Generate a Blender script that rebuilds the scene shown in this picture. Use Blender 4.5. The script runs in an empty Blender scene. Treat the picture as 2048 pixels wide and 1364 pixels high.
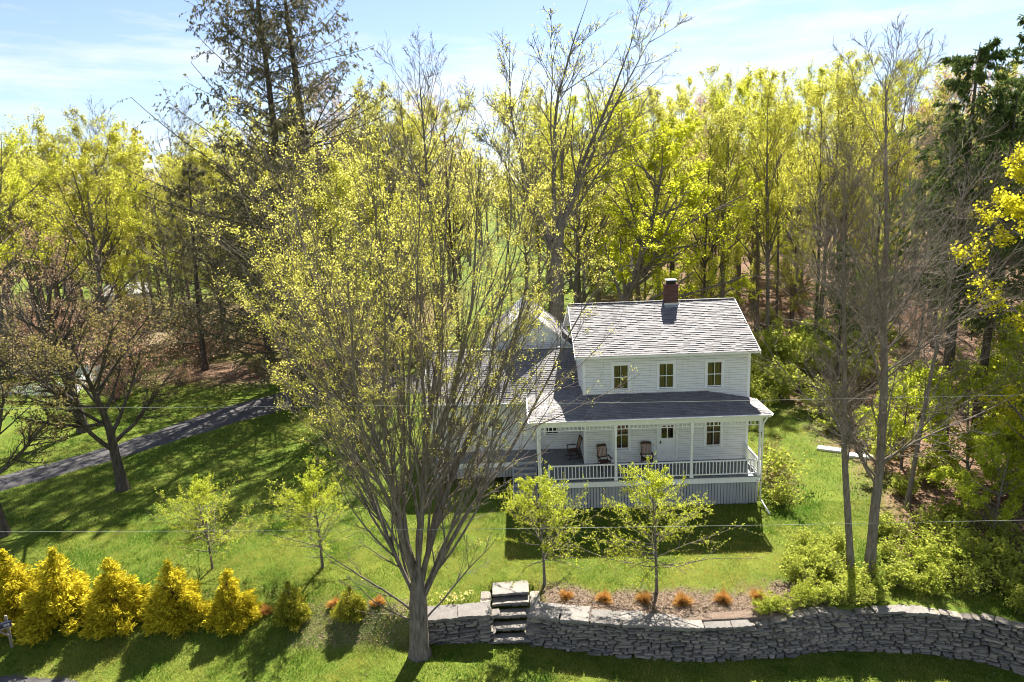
import bpy, math, random
import numpy as np
from mathutils import Vector, Matrix, Quaternion

# ------------------------------------------------------------------ camera, sky, sun, exposure
SC = bpy.context.scene
COL = SC.collection
rad = math.radians
cam_d = bpy.data.cameras.new('camera'); cam = bpy.data.objects.new('camera', cam_d); COL.objects.link(cam)
CP, CPITCH, CROLL, CYAW = Vector((-3.091, -33.485, 15.5)), rad(12.328), rad(-2.239), rad(-0.788)
fw = Vector((math.sin(CYAW)*math.cos(CPITCH), math.cos(CYAW)*math.cos(CPITCH), -math.sin(CPITCH)))
rt = Vector((math.cos(CYAW), -math.sin(CYAW), 0)); up = rt.cross(fw)
CR = math.cos(CROLL)*rt + math.sin(CROLL)*up; CU = -math.sin(CROLL)*rt + math.cos(CROLL)*up
cam.matrix_world = Matrix(((CR.x, CU.x, -fw.x, CP.x), (CR.y, CU.y, -fw.y, CP.y), (CR.z, CU.z, -fw.z, CP.z), (0, 0, 0, 1)))
cam_d.sensor_width = 36; cam_d.lens = 24.0; cam_d.clip_end = 3000; cam_d.clip_start = 0.5
SC.camera = cam

SUN_AZ, SUN_EL = rad(17), rad(49)
sdir = Vector((math.sin(SUN_AZ)*math.cos(SUN_EL), math.cos(SUN_AZ)*math.cos(SUN_EL), math.sin(SUN_EL)))
sun_d = bpy.data.lights.new('sun', 'SUN'); sun_d.energy = 5.0; sun_d.angle = rad(0.53); sun_d.color = (1.0, 0.94, 0.84)
sun = bpy.data.objects.new('sun', sun_d); COL.objects.link(sun)
sun.rotation_euler = (-sdir).to_track_quat('-Z', 'Y').to_euler(); sun.location = (0, 0, 60)

world = bpy.data.worlds.new('World'); SC.world = world; world.use_nodes = True
wn = world.node_tree; wn.nodes.clear()
o_ = wn.nodes.new('ShaderNodeOutputWorld'); bg = wn.nodes.new('ShaderNodeBackground'); sky = wn.nodes.new('ShaderNodeTexSky')
sky.sky_type = 'NISHITA'; sky.sun_disc = False; sky.sun_elevation = SUN_EL; sky.sun_rotation = SUN_AZ
sky.air_density = 1.0; sky.dust_density = 0.3; sky.ozone_density = 2.2; sky.altitude = 300
# thin high cloud, everywhere over the dome
tc = wn.nodes.new('ShaderNodeTexCoord'); mp = wn.nodes.new('ShaderNodeMapping'); mp.inputs['Scale'].default_value = (1.4, 1.4, 9.0)
nz = wn.nodes.new('ShaderNodeTexNoise'); nz.inputs['Scale'].default_value = 1.6; nz.inputs['Detail'].default_value = 7; nz.inputs['Roughness'].default_value = 0.62
cr = wn.nodes.new('ShaderNodeValToRGB'); cr.color_ramp.elements[0].position = 0.48; cr.color_ramp.elements[1].position = 0.66; cr.color_ramp.elements[0].color = (0.06, 0.06, 0.06, 1)
cr.color_ramp.elements[1].color = (0.8, 0.8, 0.8, 1)
mx = wn.nodes.new('ShaderNodeMix'); mx.data_type = 'RGBA'; mx.inputs[7].default_value = (6.3, 6.4, 6.6, 1)
L = wn.links.new
L(tc.outputs['Generated'], mp.inputs['Vector']); L(mp.outputs[0], nz.inputs['Vector']); L(nz.outputs[0], cr.inputs[0])
tn = wn.nodes.new('ShaderNodeMix'); tn.data_type = 'RGBA'; tn.blend_type = 'MULTIPLY'; tn.inputs[0].default_value = 1; tn.inputs[7].default_value = (0.95, 0.92, 1.0, 1)
L(sky.outputs[0], tn.inputs[6]); L(cr.outputs[0], mx.inputs[0]); L(tn.outputs[2], mx.inputs[6]); L(mx.outputs[2], bg.inputs[0]); bg.inputs[1].default_value = 0.050
L(bg.outputs[0], o_.inputs[0])
SC.view_settings.view_transform = 'Standard'; SC.view_settings.look = 'None'; SC.view_settings.gamma = 1
SC.view_settings.exposure = 1.86; SC.view_settings.use_curve_mapping = False
SC.render.engine = 'CYCLES'; SC.cycles.filter_width = 1.0
try:
    SC.cycles.max_bounces = 7; SC.cycles.diffuse_bounces = 3; SC.cycles.transmission_bounces = 5; SC.cycles.transparent_max_bounces = 8
    SC.cycles.use_denoising = True; SC.cycles.denoiser = 'OPENIMAGEDENOISE'; SC.cycles.denoising_prefilter = 'ACCURATE'
except Exception: pass

# ------------------------------------------------------------------ materials
MATS = {}
def ramp2(nt, fac, c1, c2, p1=0.0, p2=1.0):
    r = nt.nodes.new('ShaderNodeValToRGB'); e = r.color_ramp.elements
    e[0].position = p1; e[1].position = p2; e[0].color = (*c1, 1); e[1].color = (*c2, 1)
    nt.links.new(fac, r.inputs[0]); return r.outputs[0]
def mixc(nt, fac, a, b, mode='MIX'):
    m = nt.nodes.new('ShaderNodeMix'); m.data_type = 'RGBA'; m.blend_type = mode
    for s, v in ((0, fac), (6, a), (7, b)):
        if isinstance(v, (int, float)): m.inputs[s].default_value = v
        elif isinstance(v, tuple): m.inputs[s].default_value = (*v, 1)
        else: nt.links.new(v, m.inputs[s])
    return m.outputs[2]
def noise(nt, scale, detail=4, vec=None, stretch=None, rough=0.6):
    t = nt.nodes.new('ShaderNodeTexCoord'); src = vec or t.outputs['Object']
    if stretch:
        m = nt.nodes.new('ShaderNodeMapping'); m.inputs['Scale'].default_value = stretch
        nt.links.new(src, m.inputs['Vector']); src = m.outputs[0]
    n = nt.nodes.new('ShaderNodeTexNoise'); n.inputs['Scale'].default_value = scale; n.inputs['Detail'].default_value = detail
    n.inputs['Roughness'].default_value = rough
    nt.links.new(src, n.inputs['Vector']); return n.outputs[0]
def attr(nt, name):
    a = nt.nodes.new('ShaderNodeAttribute'); a.attribute_name = name; return a.outputs['Fac']
def objrand(nt):
    return nt.nodes.new('ShaderNodeObjectInfo').outputs['Random']
def new_mat(name):
    m = bpy.data.materials.new(name); m.use_nodes = True; nt = m.node_tree; nt.nodes.clear()
    out = nt.nodes.new('ShaderNodeOutputMaterial'); return m, nt, out
def surf(name, c1, c2, scale=6, rough=0.8, stretch=None, bump=0.0, bscale=None, use_rnd=None, c3=None, spec=0.3, metal=0.0, island=0.0):
    """colour wandering between c1 and c2 with noise (and per-piece random), optional fine bump"""
    if name in MATS: return MATS[name]
    m, nt, out = new_mat(name)
    b = nt.nodes.new('ShaderNodeBsdfPrincipled'); b.inputs['Roughness'].default_value = rough
    b.inputs['Specular IOR Level'].default_value = spec; b.inputs['Metallic'].default_value = metal
    n = noise(nt, scale, 5, stretch=stretch)
    col = ramp2(nt, n, c1, c2, 0.3, 0.7)
    if use_rnd:
        r = attr(nt, 'rnd') if use_rnd == 'attr' else objrand(nt)
        col = mixc(nt, 0.55, col, ramp2(nt, r, c1, c3 or c2))
    nt.links.new(col, b.inputs['Base Color'])
    if bump:
        bp = nt.nodes.new('ShaderNodeBump'); bp.inputs['Strength'].default_value = bump; bp.inputs['Distance'].default_value = 0.05
        nt.links.new(noise(nt, bscale or scale*4, 6, stretch=stretch), bp.inputs['Height']); nt.links.new(bp.outputs[0], b.inputs['Normal'])
    nt.links.new(b.outputs[0], out.inputs[0]); MATS[name] = m; return m
def leafmat(name, c1, c2, trans=0.45, ovar=0.3, c3=None):
    if name in MATS: return MATS[name]
    m, nt, out = new_mat(name)
    d = nt.nodes.new('ShaderNodeBsdfDiffuse'); t = nt.nodes.new('ShaderNodeBsdfTranslucent'); mxs = nt.nodes.new('ShaderNodeMixShader')
    col = ramp2(nt, attr(nt, 'rnd'), c1, c2)
    if c3: col = mixc(nt, ovar, col, ramp2(nt, objrand(nt), c1, c3))
    nt.links.new(col, d.inputs[0]); nt.links.new(col, t.inputs[0]); mxs.inputs[0].default_value = trans
    nt.links.new(d.outputs[0], mxs.inputs[1]); nt.links.new(t.outputs[0], mxs.inputs[2]); nt.links.new(mxs.outputs[0], out.inputs[0])
    MATS[name] = m; return m
def barkmat(name, c1, c2, scale=5):
    return surf(name, c1, c2, scale, 0.95, stretch=(2.2, 2.2, 0.45), bump=0.6, bscale=14, spec=0.1)

M_WHITE = surf('white paint', (0.76, 0.75, 0.72), (0.85, 0.85, 0.84), 2.2, 0.55, stretch=(1, 1, 2.5))
M_CLAP = surf('white clapboard paint', (0.76, 0.75, 0.72), (0.85, 0.85, 0.84), 2.2, 0.55, stretch=(1, 1, 2.5))
M_TRIM = surf('white trim paint', (0.80, 0.80, 0.79), (0.87, 0.87, 0.86), 3, 0.5)
M_GREYP = surf('grey porch paint', (0.30, 0.305, 0.33), (0.42, 0.425, 0.445), 3, 0.6, use_rnd='obj')
M_FLOOR = surf('grey floor paint', (0.15, 0.155, 0.175), (0.20, 0.205, 0.225), 4, 0.5)
M_SHIN = surf('asphalt shingle', (0.115, 0.11, 0.115), (0.20, 0.19, 0.195), 1.1, 0.72, use_rnd='attr', c3=(0.215, 0.203, 0.208), bump=0.3, bscale=60, spec=0.42)
M_SHIND = surf('shingle dark', (0.12, 0.12, 0.13), (0.20, 0.20, 0.21), 1.6, 0.95, use_rnd='attr', bump=0.3, bscale=60, spec=0.15)
M_BRICK = surf('old red brick', (0.09, 0.032, 0.028), (0.20, 0.08, 0.065), 9, 0.95, use_rnd='attr', c3=(0.15, 0.10, 0.09), bump=0.4)
M_MORTAR = surf('mortar', (0.22, 0.2, 0.18), (0.3, 0.28, 0.26), 12, 0.95)
M_METAL = surf('galvanised flashing', (0.45, 0.46, 0.48), (0.6, 0.61, 0.63), 5, 0.4, metal=0.6)
M_SOOT = surf('sooty clay', (0.02, 0.018, 0.016), (0.06, 0.05, 0.045), 8, 0.95)
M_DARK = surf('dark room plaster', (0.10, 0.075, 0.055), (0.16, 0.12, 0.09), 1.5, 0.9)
M_CURT = surf('brown curtain', (0.32, 0.17, 0.105), (0.50, 0.30, 0.20), 3, 0.9, stretch=(6, 6, 0.3))
M_CHAIR = surf('dark rocker wood', (0.05, 0.022, 0.014), (0.085, 0.04, 0.025), 8, 0.5, stretch=(3, 3, 1))
M_CHAIRS = surf('light rocker slat', (0.26, 0.15, 0.10), (0.36, 0.22, 0.15), 8, 0.55)
M_STONE = surf('fieldstone', (0.10, 0.092, 0.083), (0.36, 0.335, 0.30), 5.0, 0.92, use_rnd='obj', c3=(0.44, 0.375, 0.29), bump=0.7, bscale=16, spec=0.2)
M_STONE2 = surf('fieldstone fill', (0.085, 0.078, 0.07), (0.33, 0.305, 0.275), 5.0, 0.92, use_rnd='attr', c3=(0.40, 0.34, 0.265), bump=0.7, bscale=16, spec=0.2)
M_SLAB = surf('bluestone slab', (0.12, 0.112, 0.104), (0.27, 0.252, 0.23), 3.4, 0.9, use_rnd='obj', c3=(0.27, 0.245, 0.22), bump=0.8, bscale=18, spec=0.2)
M_TREAD = surf('worn step stone', (0.15, 0.14, 0.127), (0.29, 0.27, 0.248), 4, 0.9, use_rnd='obj', c3=(0.28, 0.255, 0.225), bump=0.6, bscale=20, spec=0.2)
M_WSLAB = surf('pale concrete slab', (0.62, 0.61, 0.6), (0.75, 0.74, 0.73), 4, 0.85, bump=0.2)
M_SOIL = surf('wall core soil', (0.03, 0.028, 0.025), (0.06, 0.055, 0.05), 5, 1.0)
M_ASPH = surf('worn asphalt drive', (0.05, 0.047, 0.048), (0.105, 0.10, 0.10), 1.3, 0.95, bump=0.4, bscale=40)
M_POST = surf('weathered post timber', (0.20, 0.17, 0.14), (0.33, 0.29, 0.25), 7, 0.9, stretch=(4, 4, 0.6), bump=0.3)
M_BOX = surf('black enamel', (0.012, 0.014, 0.03), (0.02, 0.022, 0.045), 6, 0.3, spec=0.5)
M_RED = surf('red enamel', (0.45, 0.03, 0.03), (0.55, 0.05, 0.04), 6, 0.4)
M_NUM = surf('white vinyl', (0.78, 0.78, 0.8), (0.82, 0.82, 0.84), 6, 0.5)
M_WIRE = surf('weathered cable', (0.30, 0.32, 0.28), (0.42, 0.44, 0.40), 3, 0.6)
def glass():
    m, nt, out = new_mat('window glass')
    g = nt.nodes.new('ShaderNodeBsdfGlossy'); g.inputs['Roughness'].default_value = 0.02
    t = nt.nodes.new('ShaderNodeBsdfTransparent'); t.inputs[0].default_value = (0.75, 0.76, 0.74, 1)
    f = nt.nodes.new('ShaderNodeFresnel'); f.inputs[0].default_value = 1.5; mxs = nt.nodes.new('ShaderNodeMixShader')
    nt.links.new(f.outputs[0], mxs.inputs[0]); nt.links.new(t.outputs[0], mxs.inputs[1]); nt.links.new(g.outputs[0], mxs.inputs[2])
    nt.links.new(mxs.outputs[0], out.inputs[0]); return m
M_GLASS = glass()
def clap_shade_dirt():   # lap shadow painted dark under each board, plus dirt streaks on the faces
    nt = M_CLAP.node_tree; b = [n for n in nt.nodes if n.type == 'BSDF_PRINCIPLED'][0]; src = b.inputs['Base Color'].links[0].from_socket
    st_ = ramp2(nt, noise(nt, 2.6, 6, stretch=(2.5, 2.5, 0.22)), (0, 0, 0), (1, 1, 1), 0.56, 0.80); src = mixc(nt, st_, src, (0.60, 0.575, 0.52))
    st2 = ramp2(nt, noise(nt, 1.2, 7), (0, 0, 0), (1, 1, 1), 0.62, 0.85); src = mixc(nt, st2, src, (0.55, 0.54, 0.49))
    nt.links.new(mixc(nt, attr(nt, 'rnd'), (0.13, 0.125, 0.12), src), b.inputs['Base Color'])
clap_shade_dirt()

# ------------------------------------------------------------------ mesh helpers
def mesh_np(name, V, F, rnd=None, smooth=False):
    """V (n,3), F (m,k) one face size; or F a list of such arrays"""
    Fs = F if isinstance(F, list) else [F]
    Fs = [np.asarray(f, dtype=np.int32) for f in Fs if len(f)]
    me = bpy.data.meshes.new(name); V = np.asarray(V, dtype=np.float32)
    me.vertices.add(len(V)); me.vertices.foreach_set('co', V.ravel())
    li = np.concatenate([f.ravel() for f in Fs]); tot = np.concatenate([np.full(len(f), f.shape[1], np.int32) for f in Fs])
    st = np.concatenate([[0], np.cumsum(tot)[:-1]]).astype(np.int32)
    me.loops.add(len(li)); me.loops.foreach_set('vertex_index', li)
    me.polygons.add(len(tot)); me.polygons.foreach_set('loop_start', st)
    if rnd is not None:
        a = me.attributes.new('rnd', 'FLOAT', 'POINT'); a.data.foreach_set('value', np.asarray(rnd, dtype=np.float32))
    me.update(calc_edges=True)
    if smooth: me.polygons.foreach_set('use_smooth', np.ones(len(tot), dtype=bool))
    return me
def link(name, me, mat=None, parent=None, loc=None, rot=None, scale=None):
    o = bpy.data.objects.new(name, me); COL.objects.link(o)
    if mat is not None and me is not None and not me.materials: me.materials.append(mat)
    if parent is not None: o.parent = parent
    if loc is not None: o.location = loc
    if rot is not None: o.rotation_euler = rot
    if scale is not None: o.scale = scale
    return o
def tag(o, label, cat, group=None):
    o['label'] = label; o['category'] = cat
    if group: o['group'] = group
    return o
def thing(name, label, cat, loc=(0, 0, 0), rz=0, group=None, scale=None):
    return tag(link(name, None, None, None, loc, (0, 0, rz), scale), label, cat, group)
def stuff(o): o['kind'] = 'stuff'; return o
def structure(o): o['kind'] = 'structure'; return o

class MB:
    def __init__(s): s.v = []; s.f = []; s.r = []; s.cur = 0.5
    def add(s, vs, fs):
        n = len(s.v); s.v += [tuple(v) for v in vs]; s.f += [tuple(i+n for i in f) for f in fs]; s.r += [s.cur]*len(vs); return s
    def box(s, x0, x1, y0, y1, z0, z1):
        return s.add([(x0,y0,z0),(x1,y0,z0),(x1,y1,z0),(x0,y1,z0),(x0,y0,z1),(x1,y0,z1),(x1,y1,z1),(x0,y1,z1)],
                     [(0,3,2,1),(4,5,6,7),(0,1,5,4),(1,2,6,5),(2,3,7,6),(3,0,4,7)])
    def hexa(s, lo, hi):
        return s.add(list(lo)+list(hi), [(0,3,2,1),(4,5,6,7),(0,1,5,4),(1,2,6,5),(2,3,7,6),(3,0,4,7)])
    def poly(s, pts): return s.add(pts, [tuple(range(len(pts)))])
    def bar(s, a, b, w, h=None, upv=(0, 0, 1)):
        h = h or w; a = Vector(a); b = Vector(b); d = (b-a).normalized(); u = Vector(upv)
        if abs(d.dot(u)) > 0.98: u = Vector((0, 1, 0))
        x = d.cross(u).normalized()*w/2; y = x.cross(d).normalized()*h/2
        return s.hexa([a-x-y, a+x-y, a+x+y, a-x+y], [b-x-y, b+x-y, b+x+y, b-x+y])
    def tube(s, pts, rs, k=8, cap=True):
        pts = [Vector(p) for p in pts]; n = len(s.v); rs = rs if isinstance(rs, (list, tuple)) else [rs]*len(pts)
        for i, p in enumerate(pts):
            d = (pts[min(i+1, len(pts)-1)] - pts[max(i-1, 0)]).normalized(); u = Vector((0, 0, 1)) if abs(d.z) < 0.95 else Vector((0, 1, 0))
            x = d.cross(u).normalized(); y = x.cross(d)
            for j in range(k):
                a = 2*math.pi*j/k; s.v.append(tuple(p + (x*math.cos(a)+y*math.sin(a))*rs[i])); s.r.append(s.cur)
        for i in range(len(pts)-1):
            for j in range(k): s.f.append((n+i*k+j, n+i*k+(j+1) % k, n+(i+1)*k+(j+1) % k, n+(i+1)*k+j))
        if cap: s.f.append(tuple(n+j for j in range(k))[::-1]); s.f.append(tuple(n+(len(pts)-1)*k+j for j in range(k)))
        return s
    def mesh(s, name, smooth=False):
        me = bpy.data.meshes.new(name); me.from_pydata(s.v, [], s.f)
        a = me.attributes.new('rnd', 'FLOAT', 'POINT'); a.data.foreach_set('value', s.r)
        if smooth: me.polygons.foreach_set('use_smooth', [True]*len(me.polygons))
        me.update(); return me
    def build(s, name, mat, parent=None, smooth=False, loc=None, rot=None): return link(name, s.mesh(name, smooth), mat, parent, loc, rot)

# ------------------------------------------------------------------ terrain
WX = np.array([-7.6, -6.97, -5.93, -4.64, -3.14, -1.77, 0.35, 3.08, 4.96, 6.29, 7.31, 9.1, 11.39, 13.36, 14.28, 18, 30])
WY = np.array([-10.75, -10.67, -10.56, -10.45, -10.51, -10.83, -11.16, -11.36, -11.29, -11.19, -10.96, -10.92, -11.06, -11.63, -12.23, -15, -22])
def yw(x): return np.interp(x, WX, WY)
def zlow(x): return np.interp(x, [-60, -24, -7, -3.5, 3, 14, 40], [-1.3, -1.3, -1.17, -1.4, -1.72, -1.92, -1.95])
def sstep(a): a = np.clip(a, 0, 1); return a*a*(3-2*a)
def vnoise(x, y, s=1.0):
    x = np.asarray(x)*s; y = np.asarray(y)*s
    return (np.sin(x*1.3+1.7*np.sin(y*0.7)) + np.sin(y*1.1+2.1*np.sin(x*0.6+1)) + 0.6*np.sin(x*2.7-y*2.3+1.3) + 0.5*np.sin(x*4.1+y*3.7))/3.1
def ground_z(x, y):
    x = np.asarray(x, float); y = np.asarray(y, float)
    w = yw(x) + 1.75*((x > -4.86) & (x < -2.92)); d = w + 0.32 - y                       # >0 in front of (below) the wall line
    upz = -0.032*np.clip(-3 - y, 0, 9) + 0.05*vnoise(x, y, 0.35)*np.clip((np.abs(x-3)-9)/4, 0, 1)
    upz = upz + 0.6*sstep((x-16)/16)*sstep((y+12)/10) + 1.2*sstep((y-45)/60)*sstep((x+5)/30)
    lowz = zlow(x) - 0.03*np.clip(d, 0, 12) + 0.02*vnoise(x, y, 0.8)
    wd = np.interp(x, [-13, -7.3], [5.5, 0.14]); s = sstep(d/wd + 0.5 + np.interp(x, [-13, -7.3], [0.22, 0.0]))
    return upz*(1-s) + lowz*s
def gz(x, y): return float(ground_z(x, y))
def graded(lo, hi, fine_lo, fine_hi, step, k=1.22):
    a = list(np.arange(fine_lo, fine_hi+1e-6, step)); s = step; p = fine_lo
    while p > lo: s *= k; p -= s; a.insert(0, p)
    s = step; p = fine_hi
    while p < hi: s *= k; p += s; a.append(p)
    return np.array(a)
gx = graded(-900, 900, -36, 20, 0.28)
go = np.concatenate([graded(-300, 0, -4, 0.1, 0.22)[:-1], [0.10, 0.20, 0.26, 0.32, 0.38, 0.44, 0.55], graded(0, 1400, 0.8, 42, 0.3)])
go = np.unique(np.round(go[(go < 0.05) | (go >= 0.1)], 4))
keep = np.ones(len(go), bool)
for i in range(1, len(go)):
    if go[i]-go[i-1] < 0.04: keep[i] = False
go = go[keep]
GX, GO = np.meshgrid(gx, go); GY = GO + yw(GX)*np.exp(-np.clip(np.abs(GO)-2, 0, None)/8) + (-11)*(1-np.exp(-np.clip(np.abs(GO)-2, 0, None)/8))
GZ = ground_z(GX, GY)
nr, nc = GX.shape
I = np.arange(nr*nc).reshape(nr, nc)
GF = np.stack([I[:-1, :-1], I[:-1, 1:], I[1:, 1:], I[1:, :-1]], -1).reshape(-1, 4)
def m_litter(x, y):
    n = vnoise(x, y, 0.5)*1.6 + vnoise(x, y, 1.7)*0.6
    a = sstep((x - 13.2 - 0.12*np.clip(y, -10, 30) + n)/3)*sstep((y+10.5)/2)
    b = sstep((y - 24 + 2*n)/6)*sstep((x-4+n)/6)*sstep((72-y)/14)
    c = sstep(1.4 - np.hypot((x+27)/12, (y-29)/6) + 0.15*n)
    e = sstep((y-30+2*n)/8)*sstep((-9-x)/6)*0.75*sstep((85-y)/14)
    return np.clip(np.maximum.reduce([a, b, c, e]), 0, 1)
def m_mulch(x, y):
    d = y - yw(x); n = vnoise(x, y, 1.1)*0.5 + vnoise(x, y, 3.1)*0.3
    m = sstep((d-0.1)/0.3)*sstep((2.5 + n*1.1 - d)/0.8)*sstep((x+2.9)/0.6)*sstep((8.5+n-x)/1.5)
    m2 = sstep((d+0.2)/0.4)*sstep((1.9+n-d)/0.7)*sstep((-7.4-x)/0.5)*sstep((x+13.2+n)/1.5)*0.35
    return np.clip(m+m2, 0, 1)
def m_dirt(x, y):
    n = vnoise(x, y, 0.6)*0.3
    return np.clip(sstep(1.5 - np.hypot((x+53)/7, (y-41)/7) + n), 0, 1)
gme = mesh_np('ground', np.stack([GX, GY, GZ], -1).reshape(-1, 3), GF, smooth=True)
for nm, fn in (('litter', m_litter), ('mulch', m_mulch), ('dirt', m_dirt)):
    a = gme.attributes.new(nm, 'FLOAT', 'POINT'); a.data.foreach_set('value', fn(GX, GY).ravel().astype(np.float32))
def groundmat():
    m, nt, out = new_mat('lawn and woodland floor')
    b = nt.nodes.new('ShaderNodeBsdfPrincipled'); b.inputs['Roughness'].default_value = 1; b.inputs['Specular IOR Level'].default_value = 0.1
    n1 = noise(nt, 0.35, 6); n2 = noise(nt, 3.5, 6); n3 = noise(nt, 16, 5)
    g = mixc(nt, n2, ramp2(nt, n1, (0.035, 0.09, 0.005), (0.16, 0.19, 0.025), 0.35, 0.65), ramp2(nt, n3, (0.035, 0.08, 0.008), (0.17, 0.18, 0.04), 0.35, 0.65))
    lit = mixc(nt, 0.6, ramp2(nt, n2, (0.075, 0.042, 0.026), (0.22, 0.13, 0.08), 0.3, 0.7), ramp2(nt, n3, (0.05, 0.032, 0.022), (0.26, 0.17, 0.115), 0.3, 0.7))
    mul = mixc(nt, 0.6, ramp2(nt, n2, (0.09, 0.064, 0.048), (0.23, 0.17, 0.13), 0.3, 0.7), ramp2(nt, n3, (0.055, 0.04, 0.03), (0.28, 0.21, 0.16), 0.3, 0.7))
    c = mixc(nt, attr(nt, 'litter'), g, lit); c = mixc(nt, attr(nt, 'mulch'), c, mul); c = mixc(nt, attr(nt, 'dirt'), c, (0.30, 0.235, 0.18))
    nt.links.new(c, b.inputs['Base Color'])
    bp = nt.nodes.new('ShaderNodeBump'); bp.inputs['Strength'].default_value = 0.7; bp.inputs['Distance'].default_value = 0.06
    nt.links.new(n3, bp.inputs['Height']); nt.links.new(bp.outputs[0], b.inputs['Normal'])
    nt.links.new(b.outputs[0], out.inputs[0]); return m
structure(link('ground', gme, groundmat()))

def ribbon(name, pts, widths, mat, lift, n=90):
    pts = np.array(pts, float); t = np.linspace(0, len(pts)-1, n)
    # smooth resample (Catmull-like through cubic interpolation of the control points)
    P = np.stack([np.interp(t, np.arange(len(pts)), pts[:, k]) for k in (0, 1)], -1)
    for _ in range(12): P[1:-1] = 0.25*P[:-2]+0.5*P[1:-1]+0.25*P[2:]
    W = np.interp(t, np.arange(len(pts)), widths); T = np.gradient(P, axis=0); T /= np.linalg.norm(T, axis=1)[:, None]
    N = np.stack([-T[:, 1], T[:, 0]], -1); rng = np.random.default_rng(4)
    cols = []
    for k, s in enumerate(np.linspace(-1, 1, 7)):
        e = (rng.normal(0, 0.07, n) if abs(s) == 1 else 0)
        Q = P + N*((W*0.5*s) + e)[:, None]; cols.append(np.concatenate([Q, (ground_z(Q[:, 0], Q[:, 1])+lift-(0.05 if abs(s) == 1 else 0))[:, None]], 1))
    V = np.stack(cols, 1); I = np.arange(n*7).reshape(n, 7)
    F = np.stack([I[:-1, :-1], I[1:, :-1], I[1:, 1:], I[:-1, 1:]], -1).reshape(-1, 4)
    return structure(link(name, mesh_np(name, V.reshape(-1, 3), F[:, ::-1], smooth=True), mat))
ribbon('driveway', [(-60, -12), (-45, -5), (-34, 3), (-28.3, 9.8), (-24.2, 16.5), (-17.5, 21.8), (-11.3, 22), (-6, 22.5), (-3, 24)], [2.7, 2.7, 2.8, 2.9, 4.6, 5.6, 6.0, 6.0, 5.5], M_ASPH, 0.05)
ribbon('road', [(-120, -4.5), (-60, -10.6), (-22.9, -15.1), (-15.4, -16.0), (0, -18.8), (30, -25.5), (90, -40)], [7.4]*7, M_ASPH, 0.04, 160)

# ------------------------------------------------------------------ house
F0 = 1.5; HW, HD = 8.4, 7.94
house = thing('farmhouse', 'white clapboard farmhouse with grey shingle roof, brick chimney and railed front porch', 'house')
def clap(mb, origin, u, nrm, length, z0, z1, openings=(), expo=0.128, top=None):
    """clapboard courses on a wall; openings (a0,a1,b0,b1) in wall length / world z; top(z)->(lo,hi) clips a gable"""
    o = Vector(origin); u = Vector(u); n = Vector(nrm); z = z0; k = 0
    while z < z1-1e-4:
        zt = min(z+expo, z1); segs = [(0, length)] if top is None else [top(0.5*(z+zt))]
        cuts = sorted(set([z, zt]+[q for a0, a1, b0, b1 in openings for q in (b0, b1) if z < q < zt]))
        for za, zb in zip(cuts[:-1], cuts[1:]):
            ss = list(segs)
            for a0, a1, b0, b1 in openings:
                if b0 < zb-1e-5 and b1 > za+1e-5:
                    nx = []
                    for s0, s1 in ss:
                        if a1 <= s0 or a0 >= s1: nx.append((s0, s1)); continue
                        if a0 > s0: nx.append((s0, a0))
                        if a1 < s1: nx.append((a1, s1))
                    ss = nx
            for s0, s1 in ss:
                if s1-s0 < 0.01: continue
                da = 0.03*(1-(za-z)/expo); db = 0.03*(1-(zb-z)/expo)
                p = [o+u*s0+n*da, o+u*s1+n*da, o+u*s1+n*db, o+u*s0+n*db]
                for q, zz in zip(p, (za, za, zb, zb)): q.z = zz
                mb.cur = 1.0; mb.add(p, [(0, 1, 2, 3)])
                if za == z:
                    b = [o+u*s0, o+u*s1, p[1], p[0]]; b[0].z = b[1].z = za; b[2] = b[2]+Vector((0, 0, .012))+n*.001; b[3] = b[3]+Vector((0, 0, .012))+n*.001; lip = [p[0]+n*.001, p[1]+n*.001, b[2], b[3]]; mb.cur = 0.0; mb.add([b[0], b[1], p[1], p[0]], [(0, 1, 2, 3)]); mb.cur = 0.35; mb.add(lip, [(0, 1, 2, 3)])  # low rnd colours underside and lip dark, standing in for lap shade
        z = zt
EZ = 7.3; SL = (9.24-EZ)/(HD/2+0.39); WT = EZ+0.39*SL
WINS_U = [1.525, 3.819, 6.26]; WINS_L = [1.53, 6.28]; WWD = 0.75
op = [(x-0.02, x+WWD+0.02, F0+3.92, F0+5.27) for x in WINS_U] + [(x-0.02, x+WWD+0.02, F0+0.72, F0+2.28) for x in WINS_L] + [(3.84, 4.73, F0, F0+2.08)]
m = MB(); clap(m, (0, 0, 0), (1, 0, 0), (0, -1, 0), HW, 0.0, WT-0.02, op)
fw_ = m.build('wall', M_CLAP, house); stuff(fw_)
gab = lambda z: (max(0, (z-WT)/SL), min(HD, HD-(z-WT)/SL)) if z > WT else (0, HD)
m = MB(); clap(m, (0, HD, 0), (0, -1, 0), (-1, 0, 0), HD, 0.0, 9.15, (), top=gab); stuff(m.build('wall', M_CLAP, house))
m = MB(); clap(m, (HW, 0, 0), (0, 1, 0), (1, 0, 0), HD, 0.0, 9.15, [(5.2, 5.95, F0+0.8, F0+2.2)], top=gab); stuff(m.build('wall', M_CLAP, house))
m = MB(); m.box(0, HW, HD-0.1, HD, 0, WT-0.05); m.build('wall', M_WHITE, house)
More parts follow.
